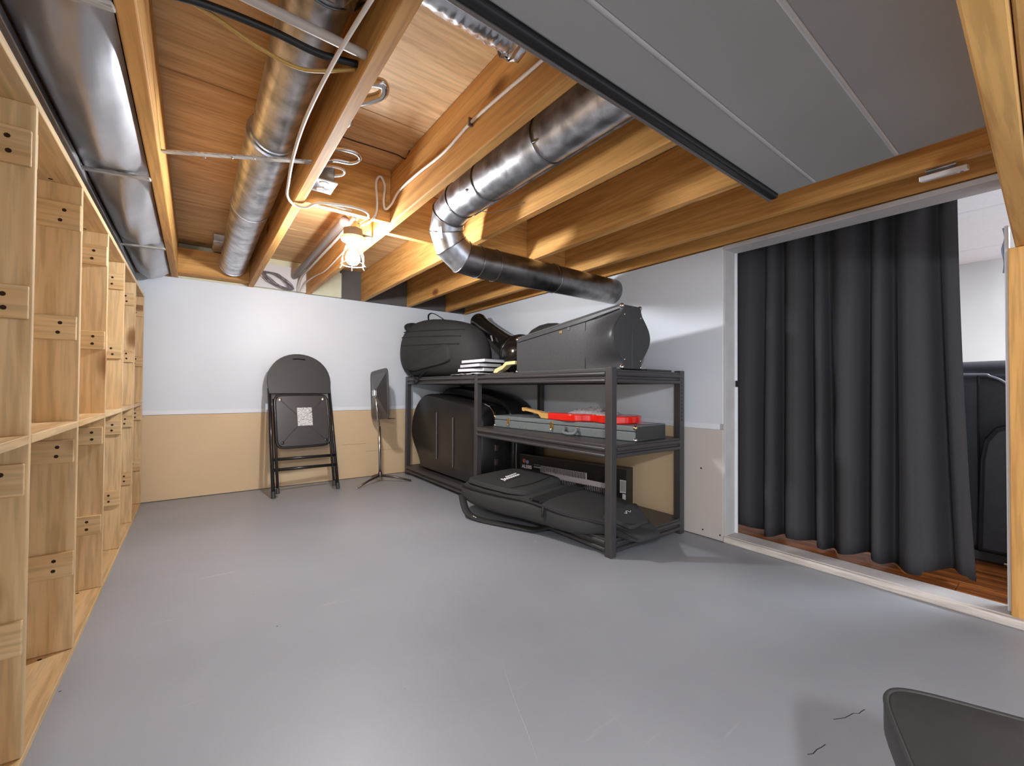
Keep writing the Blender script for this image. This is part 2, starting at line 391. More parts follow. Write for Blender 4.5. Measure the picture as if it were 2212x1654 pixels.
# hall beyond the opening
hf = structure('floor_hall')
obj('underlay', MB().box(XR + 0.125, 5.2, -1.6, 2.6, -0.05, 0.026), BLACK, hf)
k = 0
for i in range(20):
    x0 = XR + 0.128 + i * 0.135
    y = -1.6 + (i % 3) * 0.37 - 0.5
    while y < 2.6:
        a, b = max(y, -1.6), min(y + 1.2, 2.6)
        if b > a: obj('plank', MB().box(x0, x0 + 0.1335, a, b - 0.0015, 0.0255, 0.034), PLANK, hf, 0.0015, seg=1)
        y += 1.2
struct('wall_hall_far', MB().box(5.1, 5.15, -1.7, 2.7, 0, 1.95), HALLW)
struct('wall_hall_back', MB().box(XR + 0.1, 5.15, 2.65, 2.7, 0, 1.95), HALLW)
ch = structure('ceiling_hall')
obj('deck', MB().box(XR + 0.1, 5.2, -1.75, 2.7, 1.925, 1.96), HALLW, ch)
for i in range(3):
    for j in range(5):
        x0 = 2.66 + i * 0.98; y0 = -1.78 + j * 0.9
        obj('ceiling_tile', MB().box(x0 + 0.006, min(x0 + 0.974, 5.1), y0 + 0.006, y0 + 0.894, 1.903, 1.92), TILE, ch, 0.002, seg=1)
for i in range(3):
    obj('tee_bar', MB().box(2.66 + i * 0.98 - 0.012, 2.66 + i * 0.98 + 0.012, -1.75, 2.7, 1.9, 1.908), WHITEP, ch)
for j in range(5):
    obj('tee_bar', MB().box(XR + 0.13, 5.1, -1.78 + j * 0.9 - 0.012, -1.78 + j * 0.9 + 0.012, 1.9005, 1.908), WHITEP, ch)

# open joist ceiling
DARKRIM = plain('dark_grey_rim', srgb(92, 88, 86), 0.8, 0, 0.08, 10)  # darker grey for the end boards of the right-hand bays
ce = structure('ceiling')
edges = {-9: [XL - 0.02, -0.13], 0: [-0.13, 0.355], 1: [0.355, 0.785], 2: [0.785, 1.255], 3: [1.255, 1.71], 4: [1.71, 2.145], 5: [2.145, XR + 0.13]}
seams = {-9: [0.6, 2.9], 0: [0.63, 1.845, 3.1], 1: [0.42, 1.645, 1.885, 3.2], 2: [0.7, 2.4], 3: [1.0, 2.9], 4: [0.5, 2.2], 5: [1.3, 3.0]}
for kx, (a, b) in edges.items():
    ys = [YN] + seams[kx] + [YB + 0.09]
    for y0, y1 in zip(ys[:-1], ys[1:]):
        obj('plywood_sheet', MB().box(a, b, y0 + 0.002, y1 - 0.002, ZS + random.uniform(0, 0.002), ZS + 0.02), PLY, ce, 0.0015, seg=1)
obj('deck', MB().box(XL, XR + 0.13, YN, YB + 0.1, ZS + 0.021, ZS + 0.03), BLACK, ce)
JX = [(-0.62, -0.58), (-0.150, -0.110), (0.335, 0.375), (0.765, 0.805), (1.235, 1.275), (1.690, 1.730), (2.125, 2.165), (2.36, 2.40)]
for a, b in JX:
    obj('joist', MB().box(a, b, YN, YB + 0.03, ZJ, ZS - 0.001), JOIST[1], ce, 0.004, seg=2)
for i, y in ((3, 2.03), (4, 2.17), (5, 2.10), (6, 2.2)):
    obj('blocking', MB().box(JX[i - 1][1], JX[i][0], y, y + 0.038, ZJ + 0.003, ZS - 0.001), JOIST[0], ce, 0.003)
for i in range(1, len(JX)):
    a, b = JX[i - 1][1], JX[i][0]
    if i == 3: obj('foam_block', MB().box(a, b - 0.0, YB - 0.005, YB + 0.02, ZJ + 0.01, 1.865), WHITEINS, ce)
    elif i == 4: obj('foam_block', MB().box(a, a + 0.25, YB - 0.03, YB + 0.02, ZJ + 0.002, 1.88), INSUL, ce); obj('rim_board', MB().box(a + 0.25, b, YB - 0.01, YB + 0.02, ZJ, ZS), DARKRIM, ce)
    elif i == 2: obj('rim_board', MB().box(a, b, YB - 0.1, YB + 0.02, ZJ + 0.02, ZS - 0.06), JOIST[0], ce)
    else: obj('rim_board', MB().box(a, b, YB - 0.01, YB + 0.02, ZJ + 0.002, ZS - 0.001), DARKRIM if i > 4 else JOIST[0], ce)

# built-up beam under the joists, above the camera's right
bd = Vector((1, 0.0215, 0)).normalized(); bn = Vector((-bd.y, bd.x, 0))
bt = thing('support_beam', 'built-up timber beam of side by side planks, running to the opening above the right', 'beam', (2.36, 0.126, 1.365))
for i in range(3):
    c = Vector((2.36, 0.126, 1.51)) - bd * 1.6 - bn * (0.0225 + i * 0.0462)
    obj('beam_ply', MB().obox(c, (bd, bn, (0, 0, 1)), (1.68, 0.0225, 0.1445)), JOIST[0], bt, 0.004)

# ------------------------------------------------------------------ cubby shelving
sh = thing('cubby_shelf', 'unfinished pine open shelving unit with tall cubbies along the left wall', 'shelving', (-0.45, 2.4, 0))
SX0, SX1 = -0.60, -0.294
DY = [0.40, 0.905, 1.41, 1.90, 2.41, 2.925, 3.44, 3.95]
for y in DY: obj('divider', MB().box(SX0, SX1, y - 0.0095, y + 0.0095, 0.019, 1.470), PINE[2], sh, 0.0015, seg=1)
obj('top_board', MB().box(SX0, SX1 + 0.001, DY[0] - 0.03, DY[-1] + 0.012, 1.470, 1.490), PINE[1], sh, 0.0015, seg=1)
obj('bottom_board', MB().box(SX0, SX1 + 0.001, DY[0] - 0.03, DY[-1] + 0.012, 0.0, 0.018), PINE[1], sh, 0.0015, seg=1)
for a, b in zip(DY[:-1], DY[1:]):
    obj('middle_board', MB().box(SX0, SX1 + 0.001, a + 0.0096, b - 0.0096, 0.709, 0.729), PINE[1], sh, 0.0015, seg=1)
obj('back_board', MB().box(SX0 - 0.012, SX0 - 0.001, DY[0] - 0.02, DY[-1] + 0.01, 0.0, 1.49), PINE[2], sh)
first = None
for i, y in enumerate(DY):
    for z0, z1 in ((1.332, 1.413), (0.984, 1.058), (0.598, 0.668), (0.245, 0.320)):
        for sgn in (-1, 1):
            if (i == 0 and sgn < 0) or (i == len(DY) - 1 and sgn > 0): continue
            dz = random.uniform(-0.006, 0.006); ins = random.uniform(0.0, 0.006)
            ya, yb = (y - 0.0095 - 0.0125, y - 0.0096) if sgn < 0 else (y + 0.0096, y + 0.0095 + 0.0125)
            c = obj('cleat', MB().box(SX0 + 0.01, SX1 - ins, ya, yb, z0 + dz, z1 + dz), PINE[0], sh, 0.0015, seg=1)
            if sgn < 0:
                for q in (0.3, 0.7):
                    obj('screw_hole', MB().lathe((SX1 - 0.040 + random.uniform(-0.006, 0.006), ya + 0.0006, z0 + dz + (z1 - z0) * q), (0, -1, 0), [(0.0058, 0), (0.005, 0.0012)], 8), HOLE, c)
for i, y in enumerate(DY[1:]):
    for z in (0.0181, 1.4699):
        for x in (-0.36, -0.45):
            obj('screw_hole', MB().lathe((x, y - 0.03, z), (0, 0, 1 if z < 1 else -1), [(0.0055, 0), (0.0045, 0.001)], 8), HOLE, sh)

# ------------------------------------------------------------------ foil wrapped duct left
du = thing('wrapped_duct', 'grey foil wrapped duct sagging between wooden straps above the pine shelving', 'duct', (-0.25, 2.2, 1.66))
STR = [0.2, 1.25, 2.19, 3.24, 3.98]
secs = []
ny = 90
for i in range(ny + 1):
    y = -1.2 + (YB - 0.01 + 1.2) * i / ny
    nb = min(abs(y - s) for s in STR[:4]); sag = 0.065 * (1 - math.exp(-(nb / 0.16) ** 2)) * (1.0 if y < 3.9 else (YB - y) / 0.13)
    row = []
    for j in range(17):
        t = j / 16; x = -0.345 + 0.19 * t
        wr_ = 0.004 * math.sin(y * 37 + j * 0.9) * math.exp(-(nb / 0.10) ** 2) + 0.0035 * math.sin(y * 9 + j)
        z = 1.672 - sag * math.sin(math.pi * t) ** 0.75 - 0.012 * math.sin(math.pi * t) + wr_ * math.sin(math.pi * t)
        row.append((x, y, z))
    secs.append(row)
obj('foil_wrap', MB().loft(secs, cap=False, closed=False), WRAP, du, smooth='all')
obj('flange', MB().box(-0.57, -0.347, -1.2, YB - 0.02, 1.655, 1.665), WRAP, du)
obj('flange_lip', MB().box(-0.362, -0.346, -1.2, YB - 0.02, 1.640, 1.656), WRAP, du, 0.003)
for i, y in enumerate(STR[:4]):
    obj('strap', MB().obox((-0.255, y, 1.650), ((1, -0.2, 0), (0.2, 1, 0), (0, 0, 1)), (0.108, 0.011, 0.005)), STRAP, du, 0.002)

# ------------------------------------------------------------------ round ducts
def duct_path(root, pts, r, mat, names, ringmat, n=28):
    """one tube along pts, cut into one part per segment, with a bead at every joint"""
    full = MB().tube(pts, r, n, cap=False)
    for i in range(len(pts) - 1):
        mb = MB(); mb.add(full.v[i * n:(i + 2) * n], [(j, (j + 1) % n, n + (j + 1) % n, n + j) for j in range(n)])
        o = obj(names[i], mb, mat[i] if isinstance(mat, list) else mat, root, smooth='all')
        if i > 0:
            ring = MB().tube([v + (v - Vector(pts[i])).normalized() * 0.002 for v in full.v[i * n:(i + 1) * n]], 0.0025, 6, closed=True)
            obj('joint_bead', ring, ringmat, root, smooth='all')
P1 = [(1.02, 0.2, 1.754), (1.02, 1.15, 1.754), (1.02, 1.55, 1.754), (1.02, 1.78, 1.752), (1.021, 1.90, 1.725), (1.03, 1.945, 1.655), (1.06, 1.95, 1.585), (1.125, 1.95, 1.538), (1.22, 1.95, 1.529), (1.33, 1.95, 1.529), (1.78, 1.95, 1.529), (XR, 1.95, 1.529)]
d1 = thing('elbow_duct', 'round galvanised duct with double elbow dropping under joists and into right wall', 'duct', (1.02, 1.95, 1.529))
duct_path(d1, P1, 0.085, [GALV] * 6 + [GALV, GALVD, GALVD, GALVD, GALVD], ['straight_run', 'sleeve', 'sleeve', 'elbow_gore', 'elbow_gore', 'elbow_gore', 'elbow_gore', 'elbow_gore', 'sleeve', 'straight_run', 'straight_run'], GALVD)
obj('lengthwise_seam', MB().box(1.075, 1.081, 0.2, 1.75, 1.682, 1.686), GALV, d1)
for x, y, z in ((0.945, 1.14, 1.712), (1.085, 1.13, 1.695), (0.945, 1.60, 1.712), (1.08, 1.72, 1.693), (0.96, 1.78, 1.69)):
    obj('screw', MB().ball((x, y, z), 0.006, 8, 6), SCREW, d1, smooth='all')
obj('sticker', MB().obox(Vector((1.036, 1.945, 1.632)) + Vector((-0.80, -0.58, -0.16)).normalized() * 0.0868, ((0.58, -0.80, 0), (0.2, 0.1, -1), (-0.80, -0.58, -0.16)), (0.013, 0.030, 0.0008)), PAPER, d1)
obj('hanger_wire', MB().tube(smoothpath([(1.09, 1.72, 1.70), (1.14, 1.68, 1.692), (1.20, 1.60, 1.705), (1.234, 1.55, 1.72)]), 0.0018, 6), SCREW, d1)
obj('hanger_strap', MB().tube([(1.76 + 0, 1.95 + 0.088 * math.cos(a), 1.529 + 0.088 * math.sin(a)) for a in [math.pi * (0.5 + i / 8) for i in range(5)]] , 0.003, 6), SCREW, d1)

d2 = thing('straight_duct', 'straight galvanised round duct hung between joists, ending at floor boot by back wall', 'duct', (0.225, 2.4, 1.78))
duct_path(d2, [(0.225, -0.6, 1.785), (0.225, 1.02, 1.785), (0.225, 1.86, 1.785)], 0.073, GALV, ['straight_run', 'straight_run'], GALVD)
duct_path(d2, [(0.222, 1.80, 1.783), (0.222, 2.55, 1.78), (0.222, 3.86, 1.775)], 0.086, GALV, ['straight_run', 'straight_run'], GALV)
obj('collar', MB().lathe((0.223, 1.80, 1.784), (0, 1, 0), [(0.073, -0.016), (0.077, -0.014), (0.080, -0.004), (0.0875, 0.0), (0.0875, 0.012), (0.085, 0.013)], 28), GALV, d2, smooth=True)
obj('end_cap', MB().lathe((0.222, 3.862, 1.775), (0, 1, 0), [(0.088, -0.012), (0.09, 0.0), (0.085, 0.008)], 28), GALV, d2, smooth=True)
obj('floor_boot', MB().box(0.09, 0.24, 3.62, 3.9, 1.862, 1.918), GALV, d2, 0.004)
obj('strap_hanger', MB().obox((0.115, 1.84, 1.685), ((0.445, -0.32, -0.03), (0.32, 0.445, 0), (0, 0, 1)), (0.275, 0.011, 0.003)), STRAP, d2, 0.001)
obj('screw', MB().ball((0.25, 2.54, 1.698), 0.006, 8, 6), SCREW, d2)
for t in (-0.12, -0.02, 0.06):
    obj('nail', MB().ball((0.115 + t * 0.81, 1.84 - t * 0.58, 1.681), 0.004, 8, 6), SCREW, d2)

# grey sheet-metal panning under the joists
pn = thing('duct_panel', 'large flat grey sheet metal duct panel under the joists at top right', 'duct', (0.9, 0.43, 1.60))
PX0, PX1 = -0.10, 1.808
for y0, y1 in ((0.125, 0.338), (0.342, 0.565), (0.569, 0.690)):
    obj('sheet', MB().box(PX0, PX1, y0, y1, 1.604, 1.650), PANEL, pn, 0.006, seg=2)
for y in (0.340, 0.567):
    obj('standing_seam', MB().tube([(PX0, y, 1.604), (PX1 - 0.01, y, 1.604)], 0.006, 8, flat=0.5), plain('seam_metal', srgb(190, 190, 188), 0.45, 0.1), pn, smooth=True)
obj('edge_channel', MB().box(PX0, PX1 + 0.008, 0.690, 0.718, 1.592, 1.652), plain('dark_channel', srgb(52, 52, 54), 0.4, 0.5), pn, 0.008, seg=3)
obj('edge_lip', MB().box(PX0, PX1 + 0.012, 0.717, 0.726, 1.590, 1.598), plain('grey_lip', srgb(120, 112, 108), 0.5, 0.3), pn, 0.002)
obj('end_lip', MB().box(PX1 - 0.002, PX1 + 0.008, 0.13, 0.690, 1.605, 1.65), PANEL, pn, 0.003)

def crinkle(path, r, n=18, m=40, amp=0.05, seed=1):
    rnd = random.Random(seed); P = smoothpath(path, max(2, m // (len(path) - 1)))
    mb = MB().tube(P, r, n); 
    for i, v in enumerate(mb.v):
        v += Vector((rnd.uniform(-1, 1), rnd.uniform(-1, 1), rnd.uniform(-1, 1))) * r * amp
    return mb
f1 = thing('foil_sleeve', 'shiny crinkled foil duct sleeve beside the grey panel, between two joists', 'duct', (0.6, 0.98, 1.80))
obj('sleeve', crinkle([(0.38, 0.935, 1.84), (0.52, 0.935, 1.84), (0.62, 0.935, 1.84), (0.70, 0.935, 1.84)], 0.058), FOIL, f1, smooth='all')
obj('taped_end', crinkle([(0.69, 0.935, 1.84), (0.722, 0.935, 1.84)], 0.066, m=6, amp=0.1), FOIL, f1, smooth='all')
obj('foil_wrap', crinkle([(0.225, 0.55, 1.785), (0.225, 0.75, 1.785), (0.225, 1.0, 1.785)], 0.085, 20, 20, 0.09, 3), FOIL, d2, smooth='all')

# ------------------------------------------------------------------ pipes, cables, boxes in the ceiling
def cable(name, label, cat, pts, r, mat, n=6, grp=None, k=8):
    o = obj(name, MB().tube(smoothpath(pts, n), r, k), mat, smooth='all'); tag(o, label, cat, grp); return o
cable('water_pipe', 'pale grey plastic pipe crossing under the straight duct into the second joist', 'pipe', [(-0.108, 1.055, 1.675), (0.10, 1.06, 1.675), (0.334, 1.07, 1.68)], 0.0115, GREYPIPE, k=12)
cable('black_cable', 'thick black cable crossing between the joists beside the yellow cable', 'cable', [(-0.108, 1.17, 1.675), (0.0, 1.15, 1.685), (0.13, 1.145, 1.69), (0.24, 1.15, 1.69), (0.334, 1.14, 1.70)], 0.009, BLKCABLE)
cable('yellow_cable', 'yellow cable sagging between the joists under the black cable', 'cable', [(-0.108, 1.14, 1.68), (0.0, 1.165, 1.685), (0.12, 1.20, 1.675), (0.22, 1.205, 1.672), (0.334, 1.155, 1.695)], 0.005, YELC)
cable('hanging_cable', 'pale cable looping down from the top edge and around the joist edge to the lamp', 'cable',
      [(0.292, 0.79, 1.648), (0.283, 0.87, 1.648), (0.262, 1.09, 1.64), (0.252, 1.36, 1.635), (0.262, 1.62, 1.638), (0.285, 1.86, 1.645), (0.300, 1.98, 1.645), (0.335, 2.055, 1.645), (0.385, 2.06, 1.645), (0.42, 1.99, 1.65), (0.50, 1.955, 1.652), (0.58, 1.95, 1.655), (0.64, 1.99, 1.66), (0.668, 2.10, 1.67), (0.665, 2.22, 1.69)], 0.0055, WHITEC)
cable('second_lamp_cable', 'pale flat cable running from the first looped joist to the lamp top', 'cable', [(0.376, 2.10, 1.70), (0.44, 2.03, 1.672), (0.53, 2.02, 1.668), (0.61, 2.06, 1.675), (0.645, 2.17, 1.69), (0.648, 2.24, 1.70)], 0.005, WHITEC)
cable('joist_cable', 'white cable stapled along the side of the third joist with a tall loop', 'cable',
      [(0.758, 0.55, 1.75), (0.758, 0.88, 1.752), (0.758, 1.06, 1.762), (0.758, 1.26, 1.768), (0.758, 1.46, 1.752), (0.758, 1.71, 1.768), (0.757, 1.90, 1.768), (0.745, 1.965, 1.725), (0.722, 1.985, 1.700), (0.713, 1.985, 1.74), (0.718, 1.985, 1.81), (0.697, 1.985, 1.85), (0.676, 1.985, 1.817), (0.682, 1.985, 1.72), (0.678, 1.995, 1.665), (0.668, 2.05, 1.645), (0.668, 2.15, 1.66), (0.675, 2.23, 1.685)], 0.0055, WHITEC)
st = tag(obj('cable_staple', MB().box(0.748, 0.766, 1.255, 1.262, 1.755, 1.783), PEWTER), 'small dark staple holding the white cable to the third joist', 'staple')
cable('thin_wire', 'thin black wire crossing the plywood between the second and third joists', 'wire', [(0.376, 1.84, 1.90), (0.50, 1.86, 1.905), (0.62, 1.86, 1.908), (0.72, 1.85, 1.905), (0.764, 1.85, 1.90), (0.763, 1.80, 1.915)], 0.0028, BLKCABLE)
cable('metal_conduit_loop', 'shiny metal armoured cable loop above the outlet box', 'cable', [(0.376, 1.80, 1.80), (0.43, 1.74, 1.785), (0.50, 1.72, 1.78), (0.527, 1.75, 1.775), (0.50, 1.79, 1.77), (0.44, 1.80, 1.765), (0.40, 1.83, 1.755), (0.40, 1.86, 1.745)], 0.0095, CHROME)
cable('small_cable_loop', 'short cream cable loop just above the outlet box', 'cable', [(0.376, 1.88, 1.75), (0.43, 1.80, 1.735), (0.475, 1.79, 1.73), (0.48, 1.83, 1.728), (0.44, 1.87, 1.726), (0.41, 1.90, 1.728)], 0.005, WHITEC)
cable('armoured_elbow', 'shiny metal cable elbow poking past the second joist edge', 'cable', [(0.376, 1.36, 1.80), (0.42, 1.30, 1.785), (0.455, 1.28, 1.78), (0.465, 1.32, 1.775), (0.43, 1.37, 1.77), (0.378, 1.43, 1.77)], 0.015, CHROME, k=12)
cable('armoured_stub', 'small grey metal cable bend half hidden by the second joist', 'cable', [(0.376, 1.47, 1.76), (0.405, 1.46, 1.752), (0.41, 1.50, 1.748), (0.376, 1.53, 1.75)], 0.010, PEWTER)
cable('drain_pipe', 'dark grey pipe running along the third joist to the back wall', 'pipe', [(0.675, 2.50, 1.80), (0.675, 3.0, 1.80), (0.672, 3.5, 1.79), (0.668, 3.98, 1.785)], 0.024, DARKPIPE, k=14)
cable('pipe_side_cable', 'white cable lying along the dark grey pipe', 'cable', [(0.712, 2.46, 1.805), (0.714, 2.8, 1.79), (0.712, 3.2, 1.785), (0.712, 3.6, 1.78), (0.709, 3.9, 1.775), (0.70, 4.0, 1.70), (0.70, 4.0, 1.66)], 0.010, GREYPIPE)
cable('joist_side_cable', 'thin white cable sagging along the third joist toward the back wall', 'cable', [(0.76, 2.5, 1.735), (0.758, 2.9, 1.715), (0.758, 3.3, 1.70), (0.756, 3.6, 1.725), (0.74, 3.85, 1.725), (0.725, 3.98, 1.69), (0.722, 4.0, 1.66)], 0.0055, WHITEC)
pts = []; rc = random.Random(4); ctl = []
for i in range(46):
    a = 2 * math.pi * i / 7.3; R_ = rc.uniform(0.65, 1.15)
    ctl.append((0.545 + 0.115 * R_ * math.cos(a) + rc.uniform(-0.012, 0.012), 3.965 + rc.uniform(-0.018, 0.016), 1.725 + 0.045 * R_ * math.sin(a) - 0.045 * math.cos(a)))
pts = smoothpath(ctl, 5)
tag(obj('cable_coil', MB().tube(pts, 0.0032, 6), plain('grey_wire', srgb(112, 104, 108), 0.5), smooth='all'), 'coil of grey wire resting on top of the back wall', 'coil')
# outlet box
ob = thing('outlet_box', 'metal electrical outlet box fixed to the second joist, facing down', 'outlet', (0.41, 1.88, 1.70))
obj('box_body', MB().box(0.3765, 0.452, 1.835, 1.93, 1.685, 1.75), GALVD, ob, 0.003)
pl = obj('cover_plate', MB().box(0.374, 0.462, 1.822, 1.945, 1.680, 1.686), GALV, ob, 0.002)
for y in (1.853, 1.913):
    obj('receptacle', MB().lathe((0.418, y, 1.680), (0, 0, -1), [(0.020, 0.0), (0.019, 0.003), (0.0, 0.0031)], 14), WHITEP, pl)
obj('screw', MB().ball((0.418, 1.883, 1.679), 0.004, 8, 6), SCREW, pl)

# caged lamp
BOXMET = plain('dull_brown_steel', srgb(74, 66, 60), 0.6)
def lamp_fixture(root, x, y, z, glow, side):
    """porcelain lampholder on an octagonal box; z is the underside of the box"""
    obj('octagon_box', MB().lathe((x, y, z), (0, 0, 1), [(0.050, 0.0), (0.050, 0.042), (0.046, 0.045)], 8), BOXMET, root, 0.002)
    obj('mounting_bar', MB().obox((x + side * 0.056, y + 0.02, z + 0.03), ((1, 0.1, 0), (-0.1, 1, 0), (0, 0, 1)), (0.05, 0.012, 0.003)), BOXMET, root)
    obj('lampholder', MB().lathe((x, y, z), (0, 0, -1), [(0.062, 0.0), (0.062, 0.012), (0.056, 0.02), (0.030, 0.032), (0.026, 0.05), (0.0, 0.05)], 24), PORC, root, smooth=True)
    b = obj('bulb', MB().lathe((x, y, z - 0.046), (0, 0, -1), [(0.013, 0), (0.016, 0.014), (0.030, 0.038), (0.036, 0.058), (0.034, 0.078), (0.022, 0.094), (0.006, 0.1005), (0.0, 0.1006)], 20), glow, root, smooth='all')
    return b
lf = thing('caged_lamp', 'glowing bulb in white porcelain lampholder with wire guard below the third joist', 'lamp', (0.655, 2.27, 1.64))
lamp_fixture(lf, 0.655, 2.27, 1.628, GLOW, 1)
for i in range(6):
    a = 2 * math.pi * (i + 0.3) / 6; q = lambda R_, z: (0.655 + R_ * math.cos(a), 2.27 + R_ * math.sin(a), z)
    obj('guard_wire', MB().tube(smoothpath([q(0.034, 1.59), q(0.046, 1.565), q(0.060, 1.52), q(0.060, 1.485), q(0.072, 1.470)], 3), 0.0018, 6), WHITEP, lf, smooth='all')
obj('guard_ring', MB().ring((0.655, 2.27, 1.487), (0, 0, 1), 0.060, 0.0022), WHITEP, lf, smooth='all')
lb = thing('added_fill_lamp', 'unseen fill bulb on a cord, added behind the photographer', 'lamp', (-0.31, -0.42, 1.40))  # light direction follows the padded chair's shadow; bulb and cord are added, unseen
lamp_fixture(lb, -0.31, -0.42, 1.36, GLOW2, -1)
obj('cord', MB().tube([(-0.31, -0.42, 1.40), (-0.30, -0.42, 1.588)], 0.005, 8), BLKCABLE, lb)

# ------------------------------------------------------------------ storage rack
RX0, RX1 = 1.66, 2.315
rk = thing('storage_rack', 'black steel storage rack two bays long standing along the right wall', 'rack', (1.98, 2.66, 0))
PY = [1.385, 2.635, 3.915]; ZT = 0.953; PW = 0.042
for y in PY:
    for x in (RX0, RX1 - PW):
        p_ = obj('post', MB().box(x, x + PW, y, y + PW, 0, ZT), BLKMET, rk, 0.003)
        if y == PY[0] and x > 2:
            for i in range(12):
                z = 0.66 + i * 0.022 if i < 12 else 0
                obj('slot', MB().box(x + 0.012, x + 0.017, y - 0.0008, y + 0.002, z, z + 0.012), BLACK, p_)
def beam_y(z, x, y0, y1, face):
    """rail along Y: two rolled lips and a recessed groove"""
    mb = MB().box(x + (0.004 if face < 0 else 0.0), x + (0.03 if face < 0 else 0.026), y0, y1, z, z + 0.058)
    fx = x if face < 0 else x + 0.03
    mb.tube([(fx, y0, z + 0.011), (fx, y1, z + 0.011)], 0.011, 10); mb.tube([(fx, y0, z + 0.046), (fx, y1, z + 0.046)], 0.012, 10)
    return mb
def beam_x(z, y, x0, x1, face):
    mb = MB().box(x0, x1, y + (0.004 if face < 0 else 0), y + (0.03 if face < 0 else 0.026), z, z + 0.058)
    fy = y if face < 0 else y + 0.03
    mb.tube([(x0, fy, z + 0.011), (x1, fy, z + 0.011)], 0.011, 10); mb.tube([(x0, fy, z + 0.046), (x1, fy, z + 0.046)], 0.012, 10)
    return mb
def level(zt, i):
    y0, y1 = PY[i] + PW, PY[i + 1]; z = zt - 0.068
    obj('rail', beam_y(z, RX0 + 0.008, y0, y1, -1), BLKMET, rk, smooth=True)
    obj('rail', beam_y(z, RX1 - 0.04, y0, y1, 1), BLKMET, rk, smooth=True)
    obj('rail', beam_x(z, PY[i] + 0.008, RX0 + PW, RX1 - PW, -1), BLKMET, rk, smooth=True)
    obj('rail', beam_x(z, PY[i + 1] + PW - 0.04, RX0 + PW, RX1 - PW, 1), BLKMET, rk, smooth=True)
    obj('shelf_board', MB().box(RX0 + 0.004, RX1 - 0.004, PY[i] + 0.006 + (PW if i else 0), PY[i + 1] + PW * 0.2, zt - 0.012, zt), BLKMET, rk, 0.002)
for zt, bays in ((0.943, (0, 1)), (0.560, (0,)), (0.090, (0, 1))):
    for i in bays: level(zt, i)
TZ, MZ, BZ = 0.943, 0.560, 0.090

# ---- things on the top shelf
# big hard case with a bulged end
bc = thing('instrument_case', 'big black hard case with bulging end and steel corners on rack top', 'case', (1.85, 1.85, TZ))
def case_sec(y, x0, x1, z0, z1, bulge, n=14, inset=0.0):
    L_ = []; R_ = []
    for i in range(n + 1):
        t = i / n; z = z0 + (z1 - z0) * t; b = bulge * max(0.0, math.sin(math.pi * min(1, max(0, (t - 0.10) / 0.80)))) ** 1.15
        L_.append((x0 - b, y, z)); R_.append((x1 + b, y, z))
    return L_ + R_[::-1]
X0, X1 = 1.775, 1.925
zt_ = lambda y: 1.285 + (1.185 - 1.285) * min(1, (y - 1.41) / (2.31 - 1.41))
ysec = [2.31, 2.30, 1.95, 1.70, 1.62, 1.55, 1.49, 1.445, 1.415, 1.410]
bul = [0, 0, 0, 0, 0.008, 0.030, 0.058, 0.078, 0.086, 0.084]
obj('shell', MB().loft([case_sec(y, X0, X1, TZ + 0.006, zt_(y), b) for y, b in zip(ysec, bul)]), TOLEX, bc, smooth=True)
obj('end_plate', MB().loft([case_sec(1.4095, X0, X1, TZ + 0.006, zt_(1.41), 0.085), case_sec(1.404, X0 + 0.002, X1 - 0.002, TZ + 0.009, zt_(1.41) - 0.004, 0.082)]), BLKVINYL, bc)
obj('panel_seam', MB().box(X0 - 0.0015, X0 + 0.002, 1.668, 1.672, TZ + 0.01, zt_(1.67) - 0.03), BLACK, bc)
obj('lid_line', MB().tube([(X0 - 0.001, 2.30, zt_(2.30) - 0.028), (X0 - 0.001, 1.66, zt_(1.66) - 0.03), (X0 - 0.012, 1.57, zt_(1.57) - 0.028), (X0 - 0.003, 1.43, zt_(1.43) - 0.02)], 0.003, 6), BLACK, bc)
obj('top_binding', MB().tube([(X0 + 0.003, 2.30, zt_(2.30) + 0.001), (X0 + 0.003, 1.42, zt_(1.42) + 0.001)], 0.007, 8), plain('worn_binding', srgb(90, 88, 86), 0.35), bc, smooth=True)
obj('bottom_binding', MB().tube([(X0 + 0.002, 2.30, TZ + 0.009), (X0 + 0.002, 1.42, TZ + 0.009)], 0.006, 8), plain('worn_binding_low', srgb(84, 84, 84), 0.4), bc, smooth=True)
for (x, y, z) in ((X0, 1.414, zt_(1.41) - 0.006), (X1, 1.414, zt_(1.41) - 0.006), (X0, 1.414, TZ + 0.016), (X1, 1.414, TZ + 0.016), (X0, 2.304, zt_(2.3) - 0.006), (X0, 2.304, TZ + 0.014)):
    obj('corner_cap', MB().ball((x, y, z), 0.013, 10, 8), CHROME, bc, smooth='all')
for (x, z) in ((X0 + 0.008, zt_(1.41) - 0.052), (X1 - 0.008, zt_(1.41) - 0.060), (X0 + 0.008, TZ + 0.055), (X1 - 0.008, TZ + 0.052)):
    obj('rivet', MB().ball((x, 1.4035, z), 0.0055, 8, 6), CHROME, bc, smooth='all')
obj('end_seam', MB().box(1.845, 1.848, 1.4028, 1.406, TZ + 0.01, 1.15), plain('seam_grey', srgb(84, 84, 84), 0.5), bc)
lt = obj('latch', MB().box(X0 - 0.006, X0 + 0.002, 1.86, 1.884, zt_(1.87) - 0.058, zt_(1.87) - 0.036), BRASS, bc, 0.003)
obj('latch_plate', MB().box(X0 - 0.003, X0 + 0.002, 1.795, 1.815, zt_(1.80) - 0.052, zt_(1.80) - 0.030), PEWTER, bc, 0.002)
tag(obj('flat_board', MB().box(1.97, 2.20, 1.395, 1.55, TZ + 0.0005, TZ + 0.011), BLKVINYL, bevel=0.003), 'thin flat black board beside the big hard case on rack top', 'board')

